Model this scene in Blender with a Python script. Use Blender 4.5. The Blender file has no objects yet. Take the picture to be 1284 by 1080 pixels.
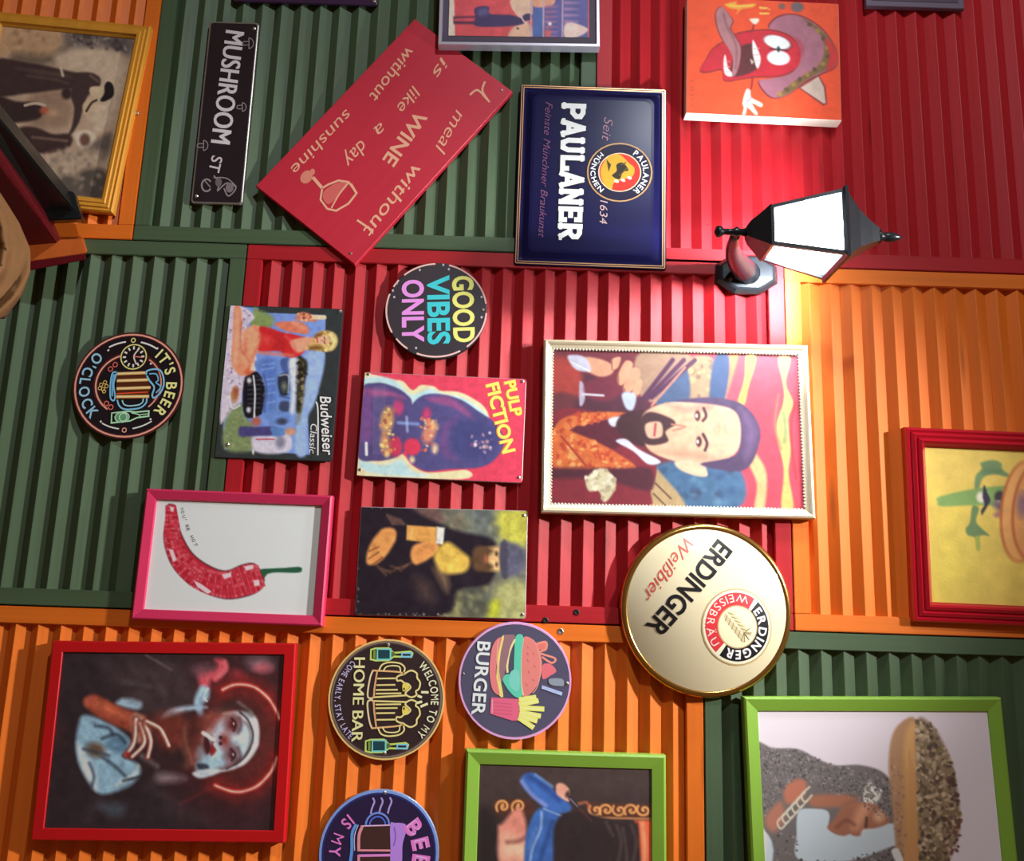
import bpy, bmesh, math, random
import numpy as np
from mathutils import Vector, Matrix

random.seed(7)
rng = np.random.default_rng(7)
C = bpy.context.scene.collection
scn = bpy.context.scene

# ------------------------------------------------------------------ camera
# The photograph lies on its side: the room's "up" (Z) runs to the picture's right,
# the room's "right" (X) runs down the picture.  The wall is the plane Y = 0.
FPX, IW, IH = 1150.0, 1284.0, 1080.0
TH, RO, DIST = math.radians(11.7), math.radians(1.9), 1.70
FWD = Vector((-math.sin(TH), math.cos(TH), 0))
R0 = Vector((0, 0, 1))
U0 = (-FWD).cross(R0)
RGT = math.cos(RO) * R0 + math.sin(RO) * U0
UPV = -math.sin(RO) * R0 + math.cos(RO) * U0
CAMP = Vector((0, 0, 1.9)) - FWD * (DIST / math.cos(TH))
cd = bpy.data.cameras.new('camera')
cd.sensor_fit = 'HORIZONTAL'
cd.sensor_width = 36.0
cd.lens = FPX / IW * 36.0
cd.clip_start = 0.02
cam = bpy.data.objects.new('camera', cd)
C.objects.link(cam)
cam.matrix_world = Matrix.Translation(CAMP) @ Matrix((RGT, UPV, -FWD)).transposed().to_4x4()
scn.camera = cam


def W(px, py, h=0.0):
    """point on the plane h metres in front of the wall that the photo shows at a pixel"""
    d = FWD + RGT * ((px - IW / 2) / FPX) - UPV * ((py - IH / 2) / FPX)
    t = (-h - CAMP.y) / d.y
    return CAMP + d * t


# ------------------------------------------------------------------ world, lamps, exposure
world = bpy.data.worlds.new('world')
scn.world = world
world.use_nodes = True
bg = world.node_tree.nodes['Background']
bg.inputs[0].default_value = (1.0, 0.52, 0.26, 1)
bg.inputs[1].default_value = 0.125


def lamp(name, loc, power, col, rad):
    l = bpy.data.lights.new(name, 'POINT')
    l.energy = power
    l.color = col
    l.shadow_soft_size = rad
    o = bpy.data.objects.new(name, l)
    C.objects.link(o)
    o.location = loc
    return o


LANT = W(1010, 294, 0.217)                     # middle of the lantern's glass
# unseen ceiling lamp overhead; its spot cone is added to keep the top right dim
spot = bpy.data.lights.new('ceiling_lamp_offscreen', 'SPOT')
spot.energy = 350
spot.color = (1.0, 0.97, 0.94)
spot.shadow_soft_size = 0.06
spot.spot_size = math.radians(49)
spot.spot_blend = 0.7
so = bpy.data.objects.new('ceiling_lamp_offscreen', spot)
C.objects.link(so)
so.location = (-0.35, -0.98, 4.0)
so.rotation_euler = (Vector((0.55, 0, 0.5)) - so.location).to_track_quat('-Z', 'Y').to_euler()
# another lamp along the room, out of the picture
lamp('room_lamp_left_offscreen', (LANT.x - 1.55, -2.15, LANT.z + 0.15), 135, (0.88, 0.95, 1.0), 0.05)

vs = scn.view_settings
vs.view_transform = 'Standard'
vs.look = 'None'
vs.gamma = 1.0
vs.use_curve_mapping = False
vs.exposure = 0.0


# ------------------------------------------------------------------ helpers
def s2l(c):
    c = np.asarray(c, dtype=float) / 255.0
    return np.where(c <= 0.04045, c / 12.92, ((c + 0.055) / 1.055) ** 2.4)


def lin(c):
    v = s2l(c)
    return (float(v[0]), float(v[1]), float(v[2]), 1.0)


MATS = {}


def mat(name, col, rough=0.5, metal=0.0, spec=0.5, noise=0.0, nscale=8.0, bump=0.0, coat=0.0, emit=None, estr=0.0):
    if name in MATS:
        return MATS[name]
    m = bpy.data.materials.new(name)
    m.use_nodes = True
    nt = m.node_tree
    b = nt.nodes['Principled BSDF']
    b.inputs['Base Color'].default_value = lin(col)
    b.inputs['Roughness'].default_value = rough
    b.inputs['Metallic'].default_value = metal
    b.inputs['Specular IOR Level'].default_value = spec
    b.inputs['Coat Weight'].default_value = coat
    b.inputs['Coat Roughness'].default_value = 0.08
    if noise or bump:
        tc = nt.nodes.new('ShaderNodeTexCoord')
        nz = nt.nodes.new('ShaderNodeTexNoise')
        nz.inputs['Scale'].default_value = nscale
        nz.inputs['Detail'].default_value = 5
        nt.links.new(tc.outputs['Object'], nz.inputs['Vector'])
        if noise:
            hs = nt.nodes.new('ShaderNodeMix')
            hs.data_type = 'RGBA'
            hs.blend_type = 'MIX'
            l = lin(col)
            hs.inputs['A'].default_value = (l[0] * (1 - noise), l[1] * (1 - noise), l[2] * (1 - noise), 1)
            hs.inputs['B'].default_value = (min(1, l[0] * (1 + noise)), min(1, l[1] * (1 + noise)), min(1, l[2] * (1 + noise)), 1)
            nt.links.new(nz.outputs['Fac'], hs.inputs['Factor'])
            nt.links.new(hs.outputs['Result'], b.inputs['Base Color'])
        if bump:
            bp = nt.nodes.new('ShaderNodeBump')
            bp.inputs['Strength'].default_value = bump
            bp.inputs['Distance'].default_value = 0.002
            nt.links.new(nz.outputs['Fac'], bp.inputs['Height'])
            nt.links.new(bp.outputs['Normal'], b.inputs['Normal'])
    if emit:
        b.inputs['Emission Color'].default_value = lin(emit)
        b.inputs['Emission Strength'].default_value = estr
    MATS[name] = m
    return m


def painted_wood(name, col, rough=0.52, grain=(1.2, 60.0, 60.0), amt=0.16, knots=True):
    """glossy paint over planed wood: grain along the local X axis, a few knots showing through"""
    if name in MATS:
        return MATS[name]
    m = bpy.data.materials.new(name)
    m.use_nodes = True
    nt = m.node_tree
    N, L = nt.nodes, nt.links
    b = N['Principled BSDF']
    tc = N.new('ShaderNodeTexCoord')
    oi = N.new('ShaderNodeObjectInfo')
    mul = N.new('ShaderNodeMath'); mul.operation = 'MULTIPLY'; mul.inputs[1].default_value = 37.0
    L.new(oi.outputs['Random'], mul.inputs[0])
    add = N.new('ShaderNodeVectorMath'); add.operation = 'ADD'
    L.new(tc.outputs['Object'], add.inputs[0]); L.new(mul.outputs[0], add.inputs[1])
    mp = N.new('ShaderNodeMapping'); mp.inputs['Scale'].default_value = grain
    L.new(add.outputs[0], mp.inputs['Vector'])
    nz = N.new('ShaderNodeTexNoise'); nz.inputs['Scale'].default_value = 2.0; nz.inputs['Detail'].default_value = 6
    L.new(mp.outputs[0], nz.inputs['Vector'])
    cr = N.new('ShaderNodeMix'); cr.data_type = 'RGBA'
    l = lin(col)
    cr.inputs['A'].default_value = (l[0] * (1 - amt), l[1] * (1 - amt), l[2] * (1 - amt), 1)
    cr.inputs['B'].default_value = (min(1, l[0] * (1 + amt)), min(1, l[1] * (1 + amt)), min(1, l[2] * (1 + amt)), 1)
    L.new(nz.outputs['Fac'], cr.inputs['Factor'])
    out = cr.outputs['Result']
    if knots:
        vo = N.new('ShaderNodeTexVoronoi'); vo.inputs['Scale'].default_value = 1.0
        mp2 = N.new('ShaderNodeMapping'); mp2.inputs['Scale'].default_value = (1.9, 14.0, 14.0)
        L.new(add.outputs[0], mp2.inputs['Vector']); L.new(mp2.outputs[0], vo.inputs['Vector'])
        mr = N.new('ShaderNodeMapRange')
        mr.inputs['From Min'].default_value = 0.03; mr.inputs['From Max'].default_value = 0.125
        mr.inputs['To Min'].default_value = 0.55; mr.inputs['To Max'].default_value = 0.0
        L.new(vo.outputs['Distance'], mr.inputs['Value'])
        kx = N.new('ShaderNodeMix'); kx.data_type = 'RGBA'
        L.new(mr.outputs[0], kx.inputs['Factor']); L.new(out, kx.inputs['A'])
        kx.inputs['B'].default_value = (l[0] * 0.25 + 0.004, l[1] * 0.2, l[2] * 0.2, 1)
        out = kx.outputs['Result']
    L.new(out, b.inputs['Base Color'])
    b.inputs['Specular IOR Level'].default_value = 0.32
    rr = N.new('ShaderNodeMapRange')
    rr.inputs['To Min'].default_value = rough - 0.08; rr.inputs['To Max'].default_value = rough + 0.12
    L.new(nz.outputs['Fac'], rr.inputs['Value']); L.new(rr.outputs[0], b.inputs['Roughness'])
    bp = N.new('ShaderNodeBump'); bp.inputs['Strength'].default_value = 0.22; bp.inputs['Distance'].default_value = 0.001
    L.new(nz.outputs['Fac'], bp.inputs['Height']); L.new(bp.outputs['Normal'], b.inputs['Normal'])
    MATS[name] = m
    return m


def ink(name, rough=0.45, spec=0.5, coat=0.0, bump=0.0):
    """printed or painted picture: colours come from the mesh's own colour attribute"""
    if name in MATS:
        return MATS[name]
    m = bpy.data.materials.new(name)
    m.use_nodes = True
    nt = m.node_tree
    b = nt.nodes['Principled BSDF']
    at = nt.nodes.new('ShaderNodeAttribute')
    at.attribute_name = 'Col'
    nt.links.new(at.outputs['Color'], b.inputs['Base Color'])
    b.inputs['Roughness'].default_value = rough
    b.inputs['Specular IOR Level'].default_value = spec
    b.inputs['Coat Weight'].default_value = coat
    b.inputs['Coat Roughness'].default_value = 0.06
    if bump:
        tc = nt.nodes.new('ShaderNodeTexCoord')
        nz = nt.nodes.new('ShaderNodeTexNoise'); nz.inputs['Scale'].default_value = 260; nz.inputs['Detail'].default_value = 3
        nt.links.new(tc.outputs['Object'], nz.inputs['Vector'])
        bp = nt.nodes.new('ShaderNodeBump'); bp.inputs['Strength'].default_value = bump; bp.inputs['Distance'].default_value = 0.001
        nt.links.new(nz.outputs['Fac'], bp.inputs['Height']); nt.links.new(bp.outputs['Normal'], b.inputs['Normal'])
    MATS[name] = m
    return m


def obj(name, verts, faces, material, parent=None, smooth=False, bevel=0.0):
    me = bpy.data.meshes.new(name)
    me.from_pydata([tuple(v) for v in verts], [], faces)
    me.update()
    bm = bmesh.new(); bm.from_mesh(me)
    bmesh.ops.recalc_face_normals(bm, faces=bm.faces)
    if bevel:
        bmesh.ops.bevel(bm, geom=bm.edges[:], offset=bevel, segments=2, affect='EDGES', clamp_overlap=True)
    bm.to_mesh(me); bm.free()
    if smooth:
        me.shade_smooth()
    me.materials.append(material)
    o = bpy.data.objects.new(name, me)
    C.objects.link(o)
    o.parent = parent
    return o


def boxv(x0, x1, y0, y1, z0, z1):
    v = [(x0, y0, z0), (x1, y0, z0), (x1, y1, z0), (x0, y1, z0), (x0, y0, z1), (x1, y0, z1), (x1, y1, z1), (x0, y1, z1)]
    f = [(0, 3, 2, 1), (4, 5, 6, 7), (0, 1, 5, 4), (1, 2, 6, 5), (2, 3, 7, 6), (3, 0, 4, 7)]
    return v, f


def tag(o, label, cat, group=None):
    o['label'] = label
    o['category'] = cat
    if group:
        o['group'] = group
    return o


def empty(name, mw=None):
    o = bpy.data.objects.new(name, None)
    o.empty_display_size = 0.05
    C.objects.link(o)
    if mw is not None:
        o.matrix_world = mw
    return o


def loft(name, loops, material, parent=None, cap0=True, cap1=True, smooth=False):
    n = len(loops[0]); v = []; f = []
    for lp in loops:
        v += [tuple(p) for p in lp]
    for i in range(len(loops) - 1):
        for j in range(n):
            k = (j + 1) % n
            f.append((i * n + j, i * n + k, (i + 1) * n + k, (i + 1) * n + j))
    if cap0: f.append(tuple(range(n))[::-1])
    if cap1: f.append(tuple(range((len(loops) - 1) * n, len(loops) * n)))
    return obj(name, v, f, material, parent, smooth)


# ------------------------------------------------------------------ hung things: a flat frame of reference on the wall
def homography(src, dst):
    A = []
    for (x, y), (u, v) in zip(src, dst):
        A.append([x, y, 1, 0, 0, 0, -u * x, -u * y]); A.append([0, 0, 0, x, y, 1, -v * x, -v * y])
    b = np.array([c for p in dst for c in p], float)
    h = np.linalg.solve(np.array(A, float), b)
    return np.append(h, 1).reshape(3, 3)


def happly(H, p):
    p = np.asarray(p, float)
    q = p @ H[:, :2].T + H[:, 2]
    return q[..., :2] / q[..., 2:3]


class Hung:
    """A flat thing on the wall.  quad = its corners in the photo (tl, tr, br, bl); h = height of its face above the wall.
    Local axes: x = down the photo (room's right), y = photo's right (room's up), z = out of the wall."""

    def __init__(self, name, quad, h, label, cat, back=0.017, group=None, tilt=0.0):
        P = [W(x, y, h) for x, y in quad]
        c = sum(P, Vector()) / 4
        a = ((P[1] - P[0]) + (P[2] - P[3])) / 2
        bb = ((P[3] - P[0]) + (P[2] - P[1])) / 2
        self.w, self.h = a.length, bb.length
        # rectangle whose axes split the measured skew evenly
        an, bn = a.normalized(), bb.normalized()
        n = Vector((0, -1, 0))
        a2 = (an + n.cross(bn)).normalized()
        b2 = a2.cross(n).normalized()
        org = Vector((c.x, -back, c.z))
        M = Matrix((b2, a2, n)).transposed().to_4x4()
        self.root = empty(name, Matrix.Translation(org) @ M)
        tag(self.root, label, cat, group)
        self.z = h - back
        self.quad = [tuple(q) for q in quad]
        W2, H2 = self.w / 2, self.h / 2
        self.rect = [(-H2, -W2), (-H2, W2), (H2, W2), (H2, -W2)]
        self.H = homography(self.quad, self.rect)

    def loc(self, p):
        return happly(self.H, p)


def disc_quad(cx, cy, rx, ry):
    return [(cx - rx, cy - ry), (cx + rx, cy - ry), (cx + rx, cy + ry), (cx - rx, cy + ry)]


def rect_loop(H2, W2, z, r=0.0, k=4):
    """rectangle (half sizes) as a loop, corners rounded by r"""
    if r <= 0:
        return [(-H2, -W2, z), (H2, -W2, z), (H2, W2, z), (-H2, W2, z)]
    out = []
    for sx, sy, a0 in ((-1, -1, 180), (1, -1, 270), (1, 1, 0), (-1, 1, 90)):
        cx, cy = sx * (H2 - r), sy * (W2 - r)
        for i in range(k + 1):
            a = math.radians(a0 + 90 * i / k)
            out.append((cx + r * math.cos(a), cy + r * math.sin(a), z))
    return out


def frame(hg, profile, material, name='frame', H2=None, W2=None, r=0.0):
    """picture-frame moulding: profile = [(inset, z), ...] from the back outer edge to the inner edge"""
    H2 = H2 or hg.h / 2; W2 = W2 or hg.w / 2
    loops = [rect_loop(H2 - t, W2 - t, z, max(r - t, 0.0005) if r else 0) for t, z in profile]
    return loft(name, loops, material, hg.root, cap0=False, cap1=False)


def slab(hg, name, z0, z1, material, H2=None, W2=None, r=0.0, bev=0.001):
    H2 = H2 or hg.h / 2; W2 = W2 or hg.w / 2
    loops = [rect_loop(H2, W2, z0, r), rect_loop(H2, W2, z1 - bev, r), rect_loop(H2 - bev, W2 - bev, z1, r)]
    return loft(name, loops, material, hg.root)


def circ(r, z, n=64, e=1.0):
    return [(r * math.cos(2 * math.pi * i / n), e * r * math.sin(2 * math.pi * i / n), z) for i in range(n)]


# ------------------------------------------------------------------ painter: pictures as colours on a fine mesh
def catmull(pts, closed, k=6):
    p = np.asarray(pts, float)
    n = len(p)
    if n < 3:
        return p
    out = []
    rngi = range(n) if closed else range(n - 1)
    for i in rngi:
        if closed:
            a, b, c, d = p[i - 1], p[i], p[(i + 1) % n], p[(i + 2) % n]
        else:
            a, b, c, d = p[max(i - 1, 0)], p[i], p[i + 1], p[min(i + 2, n - 1)]
        for t in np.arange(k) / k:
            out.append(0.5 * ((2 * b) + (c - a) * t + (2 * a - 5 * b + 4 * c - d) * t * t + (3 * b - a - 3 * c + d) * t ** 3))
    if not closed:
        out.append(p[-1])
    return np.array(out)


class Paint:
    def __init__(self, hg, base, inset=0.0, cell=1.15, quad=None, z=None, gain=1.0, H2=None, W2=None, round_=False):
        self.hg = hg; self.gain = gain
        self.z = hg.z if z is None else z
        if quad is not None:                     # picture area smaller than the thing: its own four corners
            L = hg.loc(quad)
            self.x0, self.x1 = (L[0][0] + L[1][0]) / 2, (L[2][0] + L[3][0]) / 2
            self.y0, self.y1 = (L[0][1] + L[3][1]) / 2, (L[1][1] + L[2][1]) / 2
        else:
            self.x0, self.x1 = -hg.h / 2 + inset, hg.h / 2 - inset
            self.y0, self.y1 = -hg.w / 2 + inset, hg.w / 2 - inset
        step = cell * 0.0015
        self.nx = max(8, int((self.x1 - self.x0) / step)); self.ny = max(8, int((self.y1 - self.y0) / step))
        gx, gy = np.meshgrid(np.linspace(self.x0, self.x1, self.nx), np.linspace(self.y0, self.y1, self.ny), indexing='ij')
        self.lx, self.ly = gx, gy
        q = happly(np.linalg.inv(hg.H), np.stack([gx.ravel(), gy.ravel()], 1))
        self.px, self.py = q[:, 0].reshape(gx.shape), q[:, 1].reshape(gx.shape)
        self.img = np.empty(gx.shape + (3,)); self.img[:] = base
        self.o, self.s = (0, 0), 1.0
        self.xmin, self.xmax, self.ymin, self.ymax = self.px.min(), self.px.max(), self.py.min(), self.py.max()

    def v(self, x0, y0, s):
        self.o, self.s = (x0, y0), s
        return self

    def t(self, pts):
        return np.asarray(pts, float) / self.s + np.array(self.o)

    def _win(self, p, pad):
        lo = p.min(0) - pad; hi = p.max(0) + pad
        m = (self.px >= lo[0]) & (self.px <= hi[0]) & (self.py >= lo[1]) & (self.py <= hi[1])
        return np.nonzero(m)

    def _blend(self, idx, a, col):
        a = np.clip(a, 0, 1)[:, None]
        self.img[idx] = self.img[idx] * (1 - a) + np.asarray(col, float) * a

    def poly(self, pts, col, soft=0.8, alpha=1.0, smooth=True):
        p = self.t(pts)
        if smooth: p = catmull(p, True, 5)
        idx = self._win(p, soft + 1)
        if len(idx[0]) == 0: return
        x, y = self.px[idx], self.py[idx]
        ins = np.zeros(x.shape, bool); d2 = np.full(x.shape, 1e9)
        q = np.roll(p, -1, 0)
        for (ax, ay), (bx, by) in zip(p, q):
            c = ((ay > y) != (by > y))
            if c.any():
                with np.errstate(divide='ignore', invalid='ignore'):
                    ins ^= c & (x < (bx - ax) * (y - ay) / (by - ay) + ax)
            ex, ey = bx - ax, by - ay
            l2 = ex * ex + ey * ey + 1e-9
            t = np.clip(((x - ax) * ex + (y - ay) * ey) / l2, 0, 1)
            d2 = np.minimum(d2, (x - ax - t * ex) ** 2 + (y - ay - t * ey) ** 2)
        d = np.sqrt(d2) * np.where(ins, 1, -1)
        self._blend(idx, alpha * (0.5 + d / (2 * max(soft, 0.3))), col)

    def ell(self, cx, cy, rx, ry, col, rot=0, soft=0.8, alpha=1.0):
        c = self.t([(cx, cy)])[0]; rx /= self.s; ry /= self.s
        R = max(rx, ry) + soft + 1
        idx = self._win(np.array([c - R, c + R]), 0)
        if len(idx[0]) == 0: return
        x, y = self.px[idx] - c[0], self.py[idx] - c[1]
        a = math.radians(rot)
        u = x * math.cos(a) + y * math.sin(a); w = -x * math.sin(a) + y * math.cos(a)
        k = np.sqrt((u / rx) ** 2 + (w / ry) ** 2)
        self._blend(idx, alpha * (0.5 + (1 - k) * min(rx, ry) / (2 * max(soft, 0.3))), col)

    def line(self, pts, w, col, soft=0.6, alpha=1.0, smooth=True, w1=None):
        p = self.t(pts)
        if smooth and len(p) > 2: p = catmull(p, False, 5)
        w = w / self.s; w1 = w if w1 is None else w1 / self.s
        idx = self._win(p, max(w, w1) + soft + 1)
        if len(idx[0]) == 0: return
        x, y = self.px[idx], self.py[idx]
        best = np.full(x.shape, -1e9); n = len(p) - 1
        for i in range(n):
            (ax, ay), (bx, by) = p[i], p[i + 1]
            ex, ey = bx - ax, by - ay
            l2 = ex * ex + ey * ey + 1e-9
            t = np.clip(((x - ax) * ex + (y - ay) * ey) / l2, 0, 1)
            d = np.sqrt((x - ax - t * ex) ** 2 + (y - ay - t * ey) ** 2)
            ww = w + (w1 - w) * (i + t) / n
            best = np.maximum(best, ww / 2 - d)
        self._blend(idx, alpha * (0.5 + best / (2 * max(soft, 0.3))), col)

    def grad(self, p0, p1, col, a0=0.0, a1=1.0):
        p = self.t([p0, p1]); d = p[1] - p[0]
        t = np.clip(((self.px - p[0][0]) * d[0] + (self.py - p[0][1]) * d[1]) / (d @ d), 0, 1)
        a = (a0 + (a1 - a0) * t)[..., None]
        self.img = self.img * (1 - a) + np.asarray(col, float) * a

    def mottle(self, amp, size, seed=0, mask=None):
        r = np.random.default_rng(seed)
        tot = np.zeros(self.px.shape); a = 1.0
        for _ in range(3):
            gw = int((self.xmax - self.xmin) / size) + 3; gh = int((self.ymax - self.ymin) / size) + 3
            g = r.uniform(-1, 1, (gw + 1, gh + 1))
            u = (self.px - self.xmin) / size; w = (self.py - self.ymin) / size
            i = np.clip(u.astype(int), 0, gw - 1); j = np.clip(w.astype(int), 0, gh - 1)
            fu = u - i; fw = w - j
            fu = fu * fu * (3 - 2 * fu); fw = fw * fw * (3 - 2 * fw)
            tot += a * ((g[i, j] * (1 - fu) + g[i + 1, j] * fu) * (1 - fw) + (g[i, j + 1] * (1 - fu) + g[i + 1, j + 1] * fu) * fw)
            a *= 0.6; size *= 0.5
        k = (1 + amp * tot)[..., None]
        if mask is not None:
            k = np.where(mask[..., None], k, 1)
        self.img = np.clip(self.img * k, 0, 255)

    def dots(self, poly, n, size, cols, seed=0, alpha=0.8, soft=0.6):
        """dabs of the brush strewn over a polygon"""
        r = random.Random(seed); P = self.t(poly)
        lo, hi = P.min(0), P.max(0); k = 0; o, s = self.o, self.s
        tries = 0
        while k < n and tries < n * 20:
            tries += 1
            x = r.uniform(lo[0], hi[0]); y = r.uniform(lo[1], hi[1])
            ins = False
            for (ax, ay), (bx, by) in zip(P, np.roll(P, -1, 0)):
                if (ay > y) != (by > y) and x < (bx - ax) * (y - ay) / (by - ay) + ax: ins = not ins
            if not ins: continue
            self.o, self.s = (0, 0), 1.0
            z = size * r.uniform(0.6, 1.3) / s
            self.ell(x, y, z, z * r.uniform(0.5, 1.0), r.choice(cols), r.uniform(0, 180), soft, alpha)
            self.o, self.s = o, s
            k += 1

    def build(self, name, material, curve=None, circle=None):
        nx, ny = self.nx, self.ny
        z = np.full(self.lx.shape, self.z)
        if curve is not None:
            z = z + curve(self.lx, self.ly)
        co = np.stack([self.lx, self.ly, z], -1).reshape(-1, 3)
        ii, jj = np.meshgrid(np.arange(nx - 1), np.arange(ny - 1), indexing='ij')
        a = (ii * ny + jj).ravel()
        f = np.stack([a, a + ny, a + ny + 1, a + 1], 1)
        if circle is not None:
            k = (np.hypot(self.lx, self.ly) <= circle).ravel()
            f = f[k[f].all(1)]
        me = bpy.data.meshes.new(name)
        me.vertices.add(len(co)); me.vertices.foreach_set('co', co.ravel())
        me.loops.add(f.size); me.loops.foreach_set('vertex_index', f.ravel().astype(np.int32))
        me.polygons.add(len(f)); me.polygons.foreach_set('loop_start', (np.arange(len(f)) * 4).astype(np.int32))
        me.update(calc_edges=True)
        ca = me.attributes.new('Col', 'FLOAT_COLOR', 'POINT')
        c = np.ones((len(co), 4)); c[:, :3] = np.clip(s2l(self.img.reshape(-1, 3)) * self.gain, 0.002, 0.85)
        ca.data.foreach_set('color', c.ravel())
        me.materials.append(material)
        o = bpy.data.objects.new(name, me); C.objects.link(o); o.parent = self.hg.root
        return o


# ------------------------------------------------------------------ lettering and line work: thin flat inlays
FONTCACHE = {}


def glyphs(txt, bold=0.0, shear=0.0, spacing=1.0):
    if 'M' in txt: bold = min(bold, 0.0)         # a fattened M folds over itself
    key = (txt, bold, shear, spacing)
    if key not in FONTCACHE:
        cu = bpy.data.curves.new('t', 'FONT'); cu.body = txt; cu.offset = bold; cu.shear = shear
        cu.space_character = spacing; cu.resolution_u = 4
        to = bpy.data.objects.new('t', cu); C.objects.link(to)
        bpy.context.view_layer.update()
        me = bpy.data.meshes.new_from_object(to.evaluated_get(bpy.context.evaluated_depsgraph_get()))
        v = np.array([x.co[:2] for x in me.vertices]).reshape(-1, 2); f = [tuple(p.vertices) for p in me.polygons]
        bpy.data.objects.remove(to); bpy.data.curves.remove(cu); bpy.data.meshes.remove(me)
        FONTCACHE[key] = (v, f)
    return FONTCACHE[key]


class Ink:
    def __init__(self, hg, z=0.0002, gain=1.0, step=0.00002, curve=None):
        self.hg = hg; self.z = hg.z + z; self.step = step; self.n = 0; self.gain = gain; self.curve = curve
        self.V = []; self.F = []; self.K = []
        self.o, self.s = (0, 0), 1.0

    def v(self, x0, y0, s):
        self.o, self.s = (x0, y0), s
        return self

    def t(self, p):
        return np.asarray(p, float) / self.s + np.array(self.o)

    def _add(self, pts, faces, col):
        L = self.hg.loc(pts)
        b = len(self.V); z = self.z + self.n * self.step
        for x, y in L:
            self.V.append((x, y, z))
        for f in faces:
            self.F.append(tuple(b + i for i in f)); self.K.append(col)

    def poly(self, pts, col, smooth=False):
        p = self.t(pts)
        if smooth: p = catmull(p, True, 5)
        self._add(p, [tuple(range(len(p)))], col); self.n += 1

    def ell(self, cx, cy, rx, ry, col, rot=0, k=32):
        a = np.linspace(0, 2 * np.pi, k, endpoint=False); r = math.radians(rot)
        u, w = rx * np.cos(a), ry * np.sin(a)
        self.poly(np.stack([cx + u * math.cos(r) - w * math.sin(r), cy + u * math.sin(r) + w * math.cos(r)], 1), col)

    def line(self, pts, w, col, smooth=True, closed=False):
        p = self.t(pts); w = w / self.s / 2
        if smooth and len(p) > 2: p = catmull(p, closed, 5)
        if closed: p = np.vstack([p, p[:1]])
        n = len(p)
        e = p[1:] - p[:-1]; e /= np.linalg.norm(e, axis=1)[:, None] + 1e-9
        d = np.zeros_like(p); d[1:-1] = e[1:] + e[:-1]; d[0] = e[0]; d[-1] = e[-1]
        if closed: d[0] = d[-1] = e[0] + e[-1]
        d /= np.linalg.norm(d, axis=1)[:, None] + 1e-9
        nn = np.stack([-d[:, 1], d[:, 0]], 1)
        k = np.ones(n)
        for i in range(1, n - 1):                # widen at corners so the stroke keeps its width
            a = p[i] - p[i - 1]; b = p[i + 1] - p[i]
            c = (a @ b) / (np.linalg.norm(a) * np.linalg.norm(b) + 1e-9)
            k[i] = min(1.6, 1 / max(0.3, math.sqrt(max(0.0, (1 + c) / 2))))
        A = p + nn * (w * k)[:, None]; B = p - nn * (w * k)[:, None]
        if not closed:
            A[0] -= d[0] * w * .6; B[0] -= d[0] * w * .6; A[-1] += d[-1] * w * .6; B[-1] += d[-1] * w * .6
        P = np.vstack([A, B])
        self._add(P, [(i, i + 1, n + i + 1, n + i) for i in range(n - 1)], col); self.n += 1

    def ring(self, cx, cy, rx, ry, w, col, a0=0, a1=360, k=48):
        a = np.radians(np.linspace(a0, a1, k))
        pts = np.stack([cx + rx * np.cos(a), cy + ry * np.sin(a)], 1)
        if abs(a1 - a0) >= 360: self.line(pts[:-1], w, col, smooth=False, closed=True)
        else: self.line(pts, w, col, smooth=False)

    def text(self, txt, p0, p1, height, col, bold=0.0, shear=0.0, serif=0.0, spacing=1.0):
        """letters whose baseline runs p0 -> p1 and whose capitals are `height` tall"""
        v, f = glyphs(txt, bold, shear, spacing)
        if len(v) == 0: return
        p0, p1 = self.t([p0])[0], self.t([p1])[0]; height = height / self.s
        d = p1 - p0; ln = np.linalg.norm(d); d /= ln; up = np.array([d[1], -d[0]])
        x0, x1 = v[:, 0].min(), v[:, 0].max()
        ch = 0.73
        u = (v[:, 0] - x0) / (x1 - x0) * ln; w = v[:, 1] / ch * height
        P = p0 + u[:, None] * d + w[:, None] * up
        sh_ = [0.0] if not ('M' in txt and bold > 0) else [-bold, 0.0, bold]   # strokes thickened by overprinting
        for q in sh_:
            self._add(P + d * (q * height), f, col); self.n += 1

    def slab_text(self, txt, p0, p1, height, col, stem, outline=None):
        """heavy slab-serif capitals drawn letter by letter"""
        p0, p1 = self.t([p0])[0], self.t([p1])[0]; height = height / self.s; st = stem / self.s
        d = p1 - p0; ln = np.linalg.norm(d); d /= ln; up = np.array([d[1], -d[0]])
        S = {'P': [[(.2, 0), (.2, 1)], [(.2, .93), (.62, .93), (.85, .82), (.85, .62), (.62, .46), (.2, .46)]],
             'A': [[(.12, 0), (.5, 1)], [(.88, 0), (.5, 1)], [(.3, .3), (.7, .3)]],
             'U': [[(.2, 1), (.2, .3), (.34, .06), (.66, .06), (.8, .3), (.8, 1)]],
             'L': [[(.22, 1), (.22, .07), (.88, .07), (.88, .3)]],
             'N': [[(.18, 0), (.18, 1)], [(.18, .95), (.82, .05)], [(.82, 0), (.82, 1)]],
             'E': [[(.2, 0), (.2, 1)], [(.2, .93), (.85, .93), (.85, .74)], [(.2, .5), (.66, .5)], [(.2, .07), (.87, .07), (.87, .27)]],
             'R': [[(.2, 0), (.2, 1)], [(.2, .93), (.62, .93), (.84, .82), (.84, .64), (.62, .49), (.2, .49)], [(.5, .48), (.84, .05)]]}
        F = {'P': [(.2, 0)], 'A': [(.12, 0), (.88, 0)], 'U': [(.2, 1), (.8, 1)], 'L': [(.22, 1)], 'N': [(.18, 0), (.18, 1), (.82, 1)],
             'E': [], 'R': [(.2, 0), (.86, 0)]}
        adv = ln / len(txt); o, s = self.o, self.s
        self.o, self.s = (0, 0), 1.0
        passes = ([(outline, st * 1.45)] if outline is not None else []) + [(col, st)]
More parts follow.
